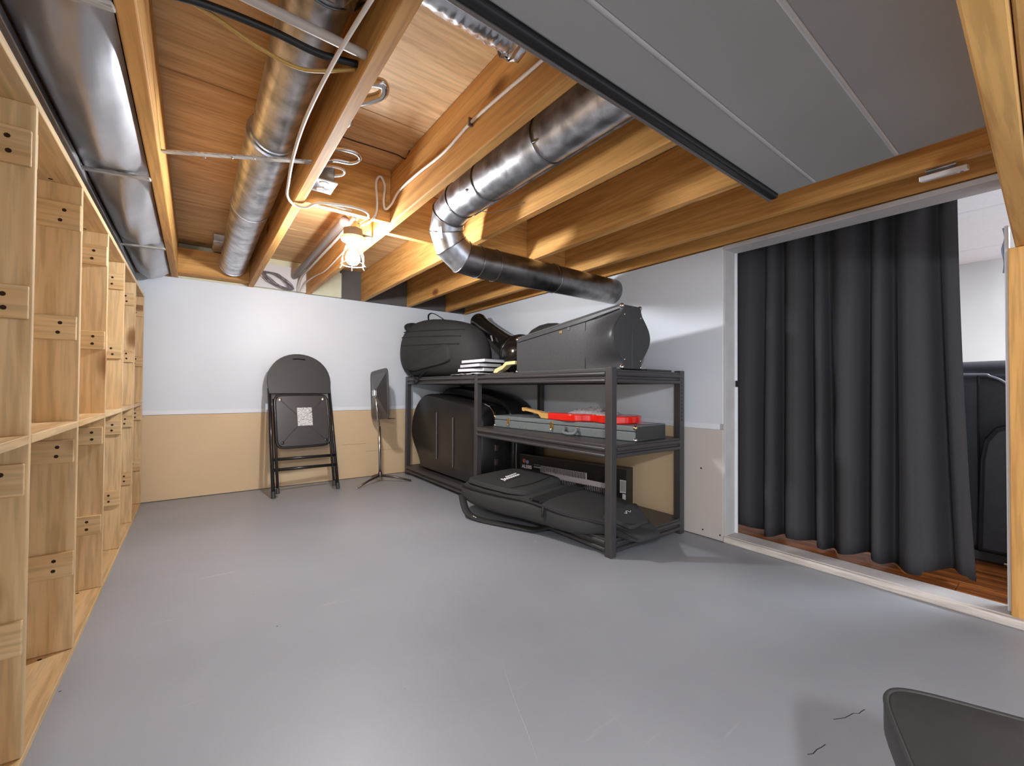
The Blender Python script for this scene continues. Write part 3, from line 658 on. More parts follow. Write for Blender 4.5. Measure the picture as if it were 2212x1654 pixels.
# soft bag
sb = thing('soft_gig_bag', 'large black nylon bag lying on rack top by the back wall corner', 'bag', (1.83, 3.4, TZ))
def supell(c, ax, ay, rx, ry, n, e=2.6, sy=None):
    out = []
    for j in range(n):
        a = 2 * math.pi * j / n; ca, sa = math.cos(a), math.sin(a)
        x = abs(ca) ** (2 / e) * (1 if ca > 0 else -1); y = abs(sa) ** (2 / e) * (1 if sa > 0 else -1)
        out.append(Vector(c) + Vector(ax) * rx * x + Vector(ay) * ry * y)
    return out
bag = [(3.985, 0.03, 0.10, 1.69, 1.18), (3.955, 0.10, 0.19, 1.70, 1.19), (3.88, 0.15, 0.25, 1.72, 1.20), (3.75, 0.170, 0.27, 1.75, 1.215), (3.55, 0.175, 0.268, 1.78, 1.215), (3.30, 0.170, 0.252, 1.815, 1.20), (3.10, 0.16, 0.23, 1.845, 1.175), (2.98, 0.14, 0.195, 1.865, 1.14), (2.91, 0.10, 0.14, 1.88, 1.09), (2.87, 0.04, 0.07, 1.89, 1.05)]
secs = []
for y, rx, rz, cx, cz in bag:
    s_ = supell((cx, y, cz), (1, 0, 0), (0, 0, 1), rx, rz, 28, 2.5)
    secs.append([Vector((v.x + 0.004 * math.sin(17 * v.z + 9 * y), v.y, max(v.z, TZ + 0.002) + 0.004 * math.sin(11 * y))) for v in s_])
obj('bag_body', MB().loft(secs), NYLON, sb, smooth='all', sub=1)
fl_ = MB().loft([supell((1.60, 3.83, 1.405), (0.9, 0.0, 0.0), (0, 0.55, 0.83), 0.02, 0.035, 16), supell((1.63, 3.80, 1.42), (0.9, 0, 0), (0, 0.55, 0.83), 0.05, 0.052, 16), supell((1.70, 3.76, 1.43), (0.9, 0, 0), (0, 0.55, 0.83), 0.06, 0.055, 16)])
obj('shoulder_pocket', fl_, NYLON2, sb, smooth='all', sub=1)
def bagpt(y, z, lift=0.0):
    """point on the camera side of the bag at length y and height z"""
    for A, B in zip(bag[:-1], bag[1:]):
        if A[0] >= y >= B[0]:
            t = (A[0] - y) / (A[0] - B[0]); _, rx, rz, cx, cz = [A[i] + (B[i] - A[i]) * t for i in range(5)]
            q_ = min(0.98, abs(z - cz) / rz); return Vector((cx - rx * (1 - q_ ** 2.5) ** 0.4 - lift, y, z))
secs = []
for k_ in range(2):
    secs.append([bagpt(3.44 + v.y * (1 - 0.03 * k_), 1.105 + v.z * (1 - 0.06 * k_) - 0.10 * v.y, -0.008 + 0.028 * k_) for v in supell((0, 0, 0), (0, 1, 0), (0, 0, 1), 0.34, 0.085, 40, 6)])
obj('front_pocket', MB().loft(secs), NYLON, sb, bevel=0.006)
for za, zb in ((1.375, 1.325), (1.325, 1.27), (1.245, 1.205)):
    obj('zip', MB().tube([bagpt(3.86 - 0.85 * i / 12, za + (zb - za) * i / 12, -0.001) for i in range(13)], 0.005, 6), NYLON2, sb, smooth=True)
obj('carry_handle', MB().tube(smoothpath([(1.76, 3.66, 1.475), (1.74, 3.62, 1.525), (1.74, 3.52, 1.525), (1.78, 3.40, 1.46)], 5), 0.008, 8, flat=0.5), NYLON2, sb, smooth='all')
obj('webbing_strap', MB().tube(smoothpath([(1.615, 3.80, 1.02), (1.63, 3.74, 0.965), (1.652, 3.70, 0.93), (1.65, 3.67, 0.90), (1.66, 3.64, 0.935), (1.65, 3.55, 0.965), (1.64, 3.42, 0.995)], 5), 0.012, 8, flat=0.4), NYLON2, sb, smooth='all')
obj('strap_knot', MB().ball((1.648, 3.69, 0.905), 0.035, 10, 8, (0.6, 1, 0.9)), NYLON2, sb, smooth='all')
obj('strap_buckle', MB().box(1.575, 1.585, 3.86, 3.885, 1.315, 1.325), CHROME, sb, 0.003)

# glossy moulded case
mc = thing('moulded_case', 'glossy black moulded horn case standing behind the white books on rack top', 'case', (2.02, 2.75, TZ))
a_, b_ = Vector((2.14, 3.39, 1.475)), Vector((2.06, 2.74, 1.175)); d_ = (b_ - a_)
obj('neck_tube', MB().lathe(a_, d_, [(0.0, -0.012), (0.060, -0.012), (0.078, -0.004), (0.080, 0.02), (0.070, 0.05), (0.066, 0.20), (0.070, 0.40), (0.082, 0.62), (0.095, 0.70)], 28), BLKGLOSS, mc, smooth=True)
obj('bell_body', MB().lathe((2.005, 2.57, 1.10), (-0.25, -0.9, -0.2), [(0.02, -0.17), (0.10, -0.14), (0.140, -0.09), (0.155, -0.02), (0.155, 0.02), (0.13, 0.10), (0.07, 0.14), (0.02, 0.15)], 28), BLKGLOSS, mc, smooth=True)
obj('rim', MB().ring((2.005, 2.57, 1.10), (-0.25, -0.9, -0.2), 0.157, 0.006, 32), BLKGLOSS, mc, smooth='all')
obj('case_label', MB().obox((1.985, 2.93, 1.262), ((0, -0.5, -1), (0.9, 0.3, 0.3), (0.4, 0.8, -0.5)), (0.028, 0.010, 0.002)), plain('metal_label', srgb(190, 186, 182), 0.4), mc)
obj('latch', MB().tube(smoothpath([(2.03, 3.14, 1.325), (2.02, 3.10, 1.28), (2.015, 3.04, 1.245)], 4), 0.008, 8), CHROME, mc, smooth='all')
lump = [(2.86, 0.02, 0.05, 1.10), (2.80, 0.05, 0.17, 1.14), (2.62, 0.058, 0.215, 1.16), (2.42, 0.058, 0.21, 1.158), (2.25, 0.06, 0.18, 1.13), (2.15, 0.03, 0.08, 1.06)]
hb = obj('padded_bag', MB().loft([[Vector((v.x, v.y, max(v.z, TZ + 0.001))) for v in supell((2.25, y, cz), (1, 0, 0), (0, 0, 1), rx, rz, 20, 2.3)] for y, rx, rz, cz in lump]), NYLON, smooth='all', sub=1)
tag(hb, 'black padded bag half hidden behind the big hard case on rack top', 'bag')

# books and film
def book(x, y, z, ang, label):
    c, s_ = math.cos(ang), math.sin(ang); ax = ((c, s_, 0), (-s_, c, 0), (0, 0, 1))
    t = thing('book', label, 'book', (x, y, z), 'white books on rack top')
    obj('pages', MB().obox((x, y, z + 0.016), ax, (0.095, 0.150, 0.0115)), PAPER, t, 0.002)
    obj('cover', MB().obox((x, y, z + 0.0025), ax, (0.099, 0.155, 0.0022)), BLACK, t)
    obj('cover', MB().obox((x, y, z + 0.0295), ax, (0.099, 0.155, 0.0018)), BLACK if z < TZ + 0.1 else PAPER, t)
book(1.758, 2.755, TZ + 0.022, 0.16, 'lowest white book of the stack, just above the clear plastic bag')
book(1.754, 2.745, TZ + 0.055, -0.05, 'middle white book of the stack on rack top')
book(1.762, 2.72, TZ + 0.088, 0.06, 'topmost white book of the stack on rack top')
rnd = random.Random(5)
secs = []
for i in range(19):
    t = i / 18; row = []
    for j in range(12):
        u_ = j / 11
        x = 1.652 + (0.05 + 0.15 * min(1, 2.5 * t)) * u_; y = 3.03 - 0.50 * t
        z = TZ + 0.003 + 0.018 * min(1, 4 * t) * (0.3 + rnd.random() * 0.7) * min(1, 4 * (1 - t) + 0.2)
        if j == 0: x -= 0.012 * math.sin(9 * t); z = TZ + 0.004 + 0.006 * rnd.random()
        row.append((x, y, z))
    secs.append(row)
fb = MB().loft(secs, cap=False, closed=False)
o = obj('plastic_bag', fb, plain('crumpled_plastic', srgb(206, 206, 210), 0.15, 0, 0.1, 30, 0.5), smooth='all'); m_ = o.modifiers.new('solid', 'SOLIDIFY'); m_.thickness = 0.001
tag(o, 'crumpled clear plastic bag hanging out under the white books', 'bag')
# pale guitar neck headstock
nk = thing('guitar_neck', 'pale yellow guitar headstock poking out left of the big hard case', 'guitar neck', (1.80, 2.40, TZ))
obj('headstock', MB().prism([(1.765, 2.575, TZ + 0.004), (1.765, 2.545, TZ + 0.006), (1.765, 2.52, TZ + 0.022), (1.765, 2.47, TZ + 0.036), (1.765, 2.42, TZ + 0.064), (1.765, 2.32, TZ + 0.068), (1.765, 2.32, TZ + 0.092), (1.765, 2.43, TZ + 0.090), (1.765, 2.47, TZ + 0.066), (1.765, 2.56, TZ + 0.044), (1.765, 2.585, TZ + 0.02)], (0.05, 0, 0)), PALEMAPLE, nk, 0.004)
tag(obj('dark_folder', MB().obox((1.80, 2.40, TZ + 0.0055), ((1, 0.12, 0), (-0.12, 1, 0), (0, 0, 1)), (0.10, 0.12, 0.0045)), BLKVINYL, bevel=0.002), 'thin black folder lying flat under the pale headstock', 'folder')

# ---- middle shelf: grey case, red guitar body
ga = Vector((-0.085, 1, 0)).normalized(); gb = Vector((1, 0.085, 0)).normalized()     # along the case, across the case
G0 = Vector((1.885, 1.415, MZ + 0.001))                                               # front right corner
def gp(a, b, z): return G0 + ga * a + gb * b + Vector((0, 0, z))
gc = thing('guitar_case', 'long grey hard guitar case with steel corners on the middle shelf', 'case', tuple(gp(0.6, 0.16, 0)))
def gbox(a0, a1, b0, b1, z0, z1): return MB().obox(gp((a0 + a1) / 2, (b0 + b1) / 2, (z0 + z1) / 2), (ga, gb, (0, 0, 1)), ((a1 - a0) / 2, (b1 - b0) / 2, (z1 - z0) / 2))
obj('case_base', gbox(0, 1.18, 0, 0.33, 0, 0.052), GREYCASE, gc, 0.006, seg=3)
obj('case_lid', gbox(0, 1.18, 0, 0.33, 0.054, 0.083), GREYCASE, gc, 0.006, seg=3)
obj('dark_end', gbox(-0.002, 0.004, 0.012, 0.32, 0.005, 0.078), BLKVINYL, gc)
obj('lid_gap', gbox(0.004, 1.176, 0.004, 0.326, 0.0515, 0.0545), BLACK, gc)
for a in (0.0, 1.18):
    for z in (0.008, 0.074):
        obj('corner_cap', MB().ball(gp(a, 0.006, z), 0.013, 10, 8), BRASS if z > 0.05 else CHROME, gc, smooth='all')
for a in (1.02, 0.60, 0.13):
    l_ = obj('latch', gbox(a - 0.014, a + 0.014, -0.006, 0.002, 0.028, 0.070), BRASS, gc, 0.003)
    obj('latch_hook', MB().tube(smoothpath([gp(a - 0.006, -0.008, 0.03), gp(a, -0.014, 0.018), gp(a + 0.006, -0.008, 0.03)], 4), 0.003, 6), BRASS, l_, smooth='all')
for a in (0.48, 0.385):
    obj('handle_bracket', gbox(a - 0.010, a + 0.010, -0.008, 0.002, 0.022, 0.052), CHROME, gc, 0.003)
obj('handle', MB().tube(smoothpath([gp(0.48, -0.012, 0.04), gp(0.475, -0.03, 0.016), gp(0.43, -0.036, 0.010), gp(0.39, -0.03, 0.016), gp(0.385, -0.012, 0.04)], 5), 0.010, 10), GREYCASE, gc, smooth='all')
for a in (0.75, 0.84, 0.90):
    obj('stud', MB().ball(gp(a, -0.001, 0.012), 0.004, 8, 6), CHROME, gc)
rg = thing('red_guitar', 'glossy red electric guitar body lying on the grey case', 'guitar', tuple(gp(0.45, 0.12, 0.085)))
out = [(0.64, -0.03), (0.63, 0.01), (0.60, 0.05), (0.585, 0.12), (0.59, 0.20), (0.54, 0.245), (0.44, 0.25), (0.36, 0.22), (0.28, 0.225), (0.18, 0.25), (0.11, 0.21), (0.085, 0.12), (0.10, 0.03), (0.15, -0.02), (0.22, -0.025), (0.28, 0.01), (0.32, 0.03), (0.36, 0.005), (0.41, -0.045), (0.47, -0.055), (0.55, -0.045)]
outs = [gp(a, b + 0.035, 0.0845) for a, b in [tuple(v)[:2] for v in [Vector((x, y, 0)) for x, y in out]]]
sm = smoothpath([Vector((x, y, 0)) for x, y in out + out[:1]], 3)[:-1]
obj('body', MB().prism([gp(v.x, v.y + 0.035, 0.0845) for v in sm], (0, 0, 0.043)), REDL, rg, 0.006, smooth=True, seg=3)
obj('switch_plate', MB().obox(gp(0.235, 0.06, 0.1285), (ga, gb, (0, 0, 1)), (0.05, 0.02, 0.0015)), plain('pale_pink_plate', srgb(236, 170, 156), 0.4), rg, 0.002)
obj('neck_stub', MB().loft([[gp(a, b0, z0), gp(a, b1, z0), gp(a, b1, z1), gp(a, b0, z1)] for a, b0, b1, z0, z1 in ((0.638, 0.0, 0.06, 0.086, 0.122), (0.70, 0.0, 0.06, 0.088, 0.124), (0.73, 0.004, 0.056, 0.112, 0.131), (0.86, 0.01, 0.05, 0.130, 0.146), (0.885, 0.012, 0.048, 0.124, 0.152), (0.90, 0.014, 0.046, 0.132, 0.150))]), MAPLE, rg, 0.003)
rnd = random.Random(11); secs = []
for i in range(22):
    t = i / 21; row = []
    for j in range(16):
        u_ = j / 15; e = math.sin(math.pi * t) ** 0.5 * math.sin(math.pi * u_) ** 0.5
        row.append(gp(0.52 - 0.30 * t, 0.06 + 0.17 * u_, 0.129 + e * (0.018 + 0.032 * rnd.random())))
    secs.append(row)
o = obj('film_wrap', MB().loft(secs, cap=False, closed=False), FILM); m_ = o.modifiers.new('solid', 'SOLIDIFY'); m_.thickness = 0.0008
tag(o, 'crumpled clear plastic wrap heaped on the red guitar body', 'wrap')
tag(obj('instruction_sheet', gbox(0.03, 0.22, 0.17, 0.30, 0.0845, 0.0855), PAPER), 'pale paper sheet on the right end of the grey guitar case', 'paper')

# ---- lower level: hard cases in the far bay
def hard_outline(x0, x1, pts, inset):
    cy = sum(p[0] for p in pts) / len(pts); cz = sum(p[1] for p in pts) / len(pts)
    def ring(x, k): return [(x, cy + (y - cy) * k, cz + (z - cz) * k) for y, z in pts]
    return [ring(x0, 1 - inset), ring(x0 + 0.012, 1 - inset * 0.45), ring(x0 + 0.045, 1 - inset * 0.1), ring((x0 + x1) / 2, 1.0), ring(x1 - 0.045, 1 - inset * 0.1), ring(x1, 1 - inset)]
def smooth2(pts, k=3): return [(v.x, v.y) for v in smoothpath([Vector((y, z, 0)) for y, z in pts + pts[:1]], k)[:-1]]
hc = thing('cello_case', 'black moulded hard case with rounded end on the rack floor, far bay', 'case', (1.9, 3.2, BZ))
HP = smooth2([(3.74, 0.12), (3.79, 0.20), (3.90, 0.31), (3.955, 0.42), (3.92, 0.57), (3.82, 0.70), (3.68, 0.775), (3.52, 0.790), (3.1, 0.745), (2.86, 0.722), (2.76, 0.695), (2.705, 0.62), (2.695, 0.45), (2.695, 0.25), (2.72, 0.13), (2.80, BZ + 0.006), (3.0, BZ + 0.004), (3.55, BZ + 0.004), (3.68, BZ + 0.008)])
obj('shell', MB().loft(hard_outline(1.715, 2.02, HP, 0.05)), BLKSHELL, hc, smooth=True)
for y, z0, z1 in ((3.38, 0.22, 0.63), (3.085, 0.19, 0.60)):
    obj('rib', MB().tube([(1.712, y, z0), (1.709, y, z1)], 0.005, 8), plain('worn_rib', srgb(96, 94, 94), 0.35), hc, smooth=True)
obj('seam_band', MB().loft([[(x, 3.17 + (y - 3.17) * k, 0.43 + (z - 0.43) * k) for y, z in HP] for x, k in ((1.86, 1.0), (1.862, 1.008), (1.872, 1.008), (1.874, 1.0))], cap=False), BLKSHELL, hc, smooth=True)
obj('latch', MB().obox((1.868, 2.80, 0.710), ((0, 1, 0.25), (1, 0, 0), (0, -0.25, 1)), (0.03, 0.02, 0.006)), CHROME, hc, 0.003)
obj('latch_strap', MB().tube(smoothpath([(1.868, 2.77, 0.702), (1.868, 2.72, 0.665), (1.868, 2.698, 0.61)], 4), 0.012, 8, flat=0.4), CHROME, hc, smooth='all')
obj('latch', MB().box(1.855, 1.885, 2.682, 2.697, 0.36, 0.41), PEWTER, hc, 0.004)
obj('latch', MB().box(1.855, 1.885, 2.682, 2.697, 0.25, 0.30), PEWTER, hc, 0.004)
obj('foot', MB().box(1.73, 1.78, 3.70, 3.76, BZ + 0.002, BZ + 0.05), BLKVINYL, hc, 0.008)
tc = thing('upright_case', 'black hard case leaning behind the moulded hard case, under the top shelf', 'case', (2.15, 3.3, BZ))
HP2 = smooth2([(3.75, BZ + 0.005), (3.90, 0.25), (3.955, 0.50), (3.95, 0.74), (3.86, 0.84), (3.5, 0.852), (3.05, 0.80), (2.80, 0.735), (2.71, 0.62), (2.69, 0.42), (2.695, 0.18), (2.78, BZ + 0.005), (3.2, BZ + 0.004)])
obj('shell', MB().loft(hard_outline(2.035, 2.29, HP2, 0.05)), BLKSHELL, tc, smooth=True)
obj('carry_strap', MB().tube(smoothpath([(2.05, 2.70, 0.52), (2.04, 2.665, 0.42), (2.035, 2.66, 0.30), (2.03, 2.65, 0.19), (2.01, 2.64, 0.10)], 5), 0.016, 8, flat=0.35), PEWTER, tc, smooth='all')

# keyboard carton
ka = Vector((2.165 - 2.0, 1.70 - 2.56, 0)).normalized(); kb = Vector((-ka.y, ka.x, 0))
if kb.x < 0: kb = -kb
K0 = Vector((2.0, 2.56, BZ + 0.001)); KL = 0.89; KH = 0.252; KD = 0.085
def kp(a, b, z): return K0 + ka * a + kb * b + Vector((0, 0, z))
kx = thing('keyboard_carton', 'black printed keyboard box standing at the back of the rack floor', 'box', tuple(kp(0.45, 0.04, 0)))
obj('carton', MB().obox(kp(KL / 2, KD / 2, KH / 2), (ka, kb, (0, 0, 1)), (KL / 2, KD / 2, KH / 2)), BOXBLK, kx, 0.002)
obj('top_edge', MB().tube([kp(0, 0, KH), kp(KL, 0, KH)], 0.0016, 6), plain('worn_edge', srgb(110, 96, 84), 0.6), kx)
def kq(a0, a1, z0, z1, mat, name, d=0.0008): return obj(name, MB().obox(kp((a0 + a1) / 2, -d, (z0 + z1) / 2), (ka, kb, (0, 0, 1)), ((a1 - a0) / 2, 0.0008, (z1 - z0) / 2)), mat, kx)
k1 = kq(0.205, 0.60, 0.128, 0.188, KEYW, 'printed_keyboard')
mb = MB(); i = 0
while 0.212 + i * 0.0125 < 0.598:
    if i % 7 not in (2, 6) or True:
        a = 0.212 + i * 0.0125; mb.obox(kp(a, -0.0018, 0.166), (ka, kb, (0, 0, 1)), (0.0033, 0.0006, 0.021))
    i += 1
o = obj('black_keys', mb, BLACK, k1); o['kind'] = 'stuff'
sec = [kp(0.255 + (0.82 - 0.255) * t, -0.0024, z) for t, z in ((0, 0.112), (0, 0.156), (0.93, 0.140), (1.0, 0.128), (1.0, 0.07), (0.0, 0.075))]
k2 = obj('printed_organ', MB().prism(sec, tuple(kb * 0.0012)), KEYW, kx)
mb = MB(); i = 0
while 0.345 + i * 0.0135 < 0.78:
    a = 0.345 + i * 0.0135; mb.obox(kp(a, -0.0034, 0.090 - 0.012 * (a - 0.3)), (ka, kb, (0, 0, 1)), (0.0040, 0.0006, 0.024)); i += 1
o = obj('black_keys', mb, BLACK, k2); o['kind'] = 'stuff'
obj('printed_circle', MB().lathe(kp(0.048, -0.001, 0.205), -kb, [(0.015, 0), (0.015, 0.001), (0, 0.001)], 16), PRINTR, kx)
obj('printed_circle', MB().lathe(kp(0.080, -0.001, 0.200), -kb, [(0.014, 0), (0.014, 0.001), (0, 0.001)], 16), PRINTB, kx)
WHT = plain('printed_white', srgb(214, 208, 206), 0.5)
text('brand_print', 'ALESIS', 0.034, kp(0.026, -0.002, 0.152), ka, (0, 0, 1), WHT, kx, 0.0012)
text('small_print', 'PORTABLE', 0.012, kp(0.140, -0.002, 0.185), ka, (0, 0, 1), plain('printed_grey', srgb(130, 124, 120), 0.5), kx)
text('small_print', 'KEYBOARD', 0.012, kp(0.143, -0.002, 0.168), ka, (0, 0, 1), WHT, kx)
text('corner_print', '(61)', 0.03, kp(0.742, -0.002, 0.198), ka, (0, 0, 1), WHT, kx)
s1 = kq(0.845, 0.885, 0.10, 0.18, WHT, 'barcode_label')
mb = MB()
for i in range(7): mb.obox(kp(0.850 + i * 0.0050, -0.0018, 0.142), (ka, kb, (0, 0, 1)), (0.0010, 0.0004, 0.034))
obj('barcode_bars', mb, BLACK, s1)
kq(0.862, 0.885, 0.06, 0.094, WHT, 'small_label')

# gig bag
gg = thing('gig_bag', 'black padded guitar gig bag spilling over the bottom front of the rack', 'bag', (1.75, 1.9, BZ))
gst = [  # along 0..1: centre x, y, half width across, z top at front side, z top at back side, thickness
    (1.70, 2.585, 0.16, 0.185, 0.215, 0.09), (1.69, 2.53, 0.235, 0.205, 0.235, 0.125), (1.70, 2.40, 0.27, 0.215, 0.245, 0.15), (1.71, 2.25, 0.275, 0.215, 0.25, 0.155),
    (1.72, 2.08, 0.245, 0.21, 0.25, 0.15), (1.74, 1.93, 0.205, 0.205, 0.245, 0.145), (1.775, 1.78, 0.215, 0.195, 0.235, 0.14), (1.83, 1.63, 0.245, 0.178, 0.225, 0.125),
    (1.86, 1.52, 0.21, 0.168, 0.20, 0.105), (1.845, 1.43, 0.135, 0.155, 0.175, 0.09), (1.83, 1.36, 0.105, 0.145, 0.155, 0.078), (1.82, 1.29, 0.092, 0.130, 0.138, 0.065), (1.815, 1.262, 0.070, 0.118, 0.122, 0.04)]
secs = []; nst = len(gst)
for i, (cx, cy, hw, zf, zb, th) in enumerate(gst):
    a = Vector(gst[max(0, i - 1)][:2]); b = Vector(gst[min(nst - 1, i + 1)][:2]); d = (b - a).normalized(); ac = Vector((-d.y, d.x, 0))
    if ac.x < 0: ac = -ac
    sec = []
    for j in range(28):
        an = 2 * math.pi * j / 28; ca, sa = math.cos(an), math.sin(an); e = 3.6
        u_ = abs(ca) ** (2 / e) * (1 if ca > 0 else -1); q_ = abs(sa) ** (2 / e) * (1 if sa > 0 else -1)
        z_top = zf + (zb - zf) * (u_ + 1) / 2
        z = z_top - th / 2 + q_ * th / 2 + 0.004 * math.sin(9 * u_ + 3 * i)
        v = Vector((cx, cy, 0)) + ac * hw * u_
        z = max(z, (BZ + 0.003) if v.x > RX0 - 0.02 else 0.03)
        sec.append(Vector((v.x, v.y, z)))
    secs.append(sec)
obj('bag_body', MB().loft(secs), NYLON, gg, smooth='all', sub=1)
def gtop(t, s_):
    """point on the bag's top; t along 0..1, s across -1..1"""
    f_ = t * (nst - 1); i = min(nst - 2, int(f_)); k_ = f_ - i
    A, B = gst[i], gst[i + 1]; q_ = [A[n_] + (B[n_] - A[n_]) * k_ for n_ in range(6)]
    return Vector((q_[0] + s_ * q_[2], q_[1], q_[3] + (q_[4] - q_[3]) * (s_ + 1) / 2))
def patch(t0, t1, s0, s1, h, name, mat, corner=True):
    secs = []
    for k_ in range(2):
        ring = []
        for q_ in supell((0, 0, 0), (1, 0, 0), (0, 1, 0), 1.0 - 0.04 * k_, 1.0 - 0.05 * k_, 32, 6):
            t = (t0 + t1) / 2 + (t1 - t0) / 2 * q_.x; s_ = (s0 + s1) / 2 + (s1 - s0) / 2 * q_.y
            p_ = gtop(t, s_); ring.append(Vector((p_.x, p_.y, p_.z - 0.004 + h * k_)))
        secs.append(ring)
    return obj(name, MB().loft(secs), mat, gg, smooth=True, bevel=0.003)
patch(0.09, 0.405, -0.86, 0.84, 0.026, 'pocket', NYLON)
patch(0.68, 0.86, -0.80, 0.86, 0.018, 'pocket', NYLON)
obj('pocket_zip', MB().tube(smoothpath([gtop(t, s_) + Vector((0, 0, 0.023)) for t, s_ in ((0.33, 0.75), (0.345, 0.3), (0.35, -0.2), (0.34, -0.7))], 4), 0.003, 6), NYLON2, gg, smooth='all')
obj('edge_piping', MB().tube(smoothpath([gtop(t, -0.96) + Vector((-0.004, 0, -0.012)) for t in [0.04 + 0.9 * i / 14 for i in range(15)]], 3), 0.006, 8), NYLON2, gg, smooth='all')
obj('waist_band', MB().loft([[gtop(t, s_) + Vector((0, 0, h)) for s_ in [-0.93 + 1.86 * j / 10 for j in range(11)]] for t, h in ((0.435, -0.003), (0.437, 0.0055), (0.475, 0.0055), (0.477, -0.003))], cap=False, closed=False), NYLON2, gg)
obj('handle_tab', MB().tube(smoothpath([gtop(0.50, -0.98) + Vector((-0.005, 0, -0.01)), gtop(0.505, -1.06) + Vector((0, 0, -0.03)), gtop(0.50, -1.04) + Vector((0, 0, -0.06))], 4), 0.008, 8), NYLON2, gg, smooth='all')
obj('shoulder_strap', MB().tube(smoothpath([(1.46, 2.50, 0.12), (1.43, 2.42, 0.075), (1.43, 2.36, 0.03), (1.46, 2.25, 0.012), (1.54, 2.05, 0.014), (1.60, 1.90, 0.02), (1.625, 1.80, 0.06), (1.64, 1.70, 0.085), (1.65, 1.58, 0.095)], 5), 0.024, 10, flat=0.35), NYLON2, gg, smooth='all')
obj('strap_slider', MB().tube([(1.428, 2.355, 0.024), (1.445, 2.29, 0.021)], 0.006, 8), CHROME, gg, smooth='all')
# embroidered mark: two short lines of looping script
def squig(t0, s0, n, wdt, hgt, sl):
    P = []
    for i in range(n * 4 + 1):
        f_ = i / (n * 4); t = t0 + sl * f_; s_ = s0 + wdt * f_
        k_ = math.sin(i * math.pi / 2 + 0.6) * hgt * (1.5 if i < 4 else 0.8)
        P.append(gtop(t + k_, s_) + Vector((0, 0, 0.0255)))
    return MB().tube(smoothpath(P, 3), 0.0030, 6, flat=0.5)
obj('embroidered_logo', squig(0.262, -0.42, 8, 0.62, 0.010, -0.02), EMBR, gg, smooth='all')
obj('embroidered_logo', squig(0.238, -0.18, 6, 0.42, 0.006, -0.02), EMBR, gg, smooth='all')
obj('embroidered_mark', MB().tube(smoothpath([gtop(0.735 + 0.010 * math.sin(i * 1.9), -0.05 + 0.07 * i) + Vector((0, 0, 0.016)) for i in range(6)], 3), 0.0022, 6, flat=0.5), EMBR, gg, smooth='all')

# ------------------------------------------------------------------ folded chair
fc = thing('folding_chair', 'black folded metal chair leaning upright against the back wall', 'chair', (0.725, 3.66, 0))
CB, CT = Vector((0.727, 3.664, 0.0)), Vector((0.700, 3.962, 1.117)); cu_ = (CT - CB).normalized(); cw = Vector((0.479, 0.045, 0.005)).normalized(); cw = (cw - cu_ * cw.dot(cu_)).normalized(); cn = cw.cross(cu_)
if cn.y > 0: cn = -cn
CL = (CT - CB).length
def cp(s_, t, n_=0.0): return CB + cw * s_ + cu_ * t + cn * n_
HWD = 0.24
for sg in (-1, 1):
    l_ = obj('front_leg', MB().tube([cp(sg * HWD, 0.012), cp(sg * (HWD - 0.004), 0.45), cp(sg * (HWD - 0.008), 0.86)], 0.0135, 12), BLKTUBE, fc, smooth='all')
    obj('rubber_foot', MB().tube([cp(sg * HWD, 0.0), cp(sg * HWD, 0.05)], 0.0155, 12), BLKVINYL, l_, smooth=True)
    r_ = obj('rear_leg', MB().tube([cp(sg * (HWD - 0.030), 0.035, 0.006), cp(sg * (HWD - 0.034), 0.50, 0.006), cp(sg * (HWD - 0.036), 0.77, 0.004)], 0.0105, 12), BLKTUBE, fc, smooth='all')
    obj('rubber_foot', MB().tube([cp(sg * (HWD - 0.030), 0.028, 0.006), cp(sg * (HWD - 0.030), 0.07, 0.006)], 0.014, 12), BLKVINYL, r_, smooth=True)
for t in (0.285, 0.205):
    obj('stretcher', MB().tube([cp(-HWD, t + 0.005, 0.004), cp(HWD, t - 0.004, 0.004)], 0.0125, 12), BLKTUBE, fc, smooth='all')
arch = [(-0.236, 0.815), (-0.242, 0.90)]
for i in range(0, 21):
    a = math.pi - math.pi * i / 20; arch.append((0.243 * math.cos(a), 0.915 + (CL - 0.915) * math.sin(a) ** 0.92))
arch += [(0.242, 0.90), (0.236, 0.815)]
bk = MB(); nA = len(arch)
hole = [(0.052 * math.cos(2 * math.pi * i / 14) - 0.0, CL - 0.047 + 0.009 * math.sin(2 * math.pi * i / 14)) for i in range(14)]
# back pad: upper half has a real hand slot (bridge the outline to the slot)
bmB = bmesh.new()
def ringv(pts, n_): return [bmB.verts.new(tuple(cp(s_, t, n_) - Vector(fc.location))) for s_, t in pts]
def loop(vs): return [bmB.edges.new((vs[i], vs[(i + 1) % len(vs)])) for i in range(len(vs))]
oF, hF = ringv(arch, 0.018), ringv(hole, 0.018); oB, hB = ringv(arch, -0.012), ringv(hole, -0.012)
bmesh.ops.triangle_fill(bmB, edges=loop(oF) + loop(hF), use_beauty=True); bmesh.ops.triangle_fill(bmB, edges=loop(oB) + loop(hB), use_beauty=True)
for A, B in ((oF, oB), (hF, hB)):
    for i in range(len(A)):
        j = (i + 1) % len(A); bmB.faces.new((A[i], A[j], B[j], B[i]))
bmesh.ops.recalc_face_normals(bmB, faces=bmB.faces[:])
me = bpy.data.meshes.new('backrest'); bmB.to_mesh(me); bmB.free(); me.materials.append(BLKVINYL)
ob_ = bpy.data.objects.new('backrest', me); COL.objects.link(ob_); ob_.parent = fc
seat = [Vector((v.x, v.y)) for v in supell((-0.002, 0.585, 0), (1, 0, 0), (0, 1, 0), 0.196, 0.208, 40, 9)]
obj('seat_pan', MB().loft([[cp(v.x, v.y, n_) for v in seat] for n_ in (0.012, 0.030)]), BLKMET, fc, 0.005, smooth=True, seg=3)
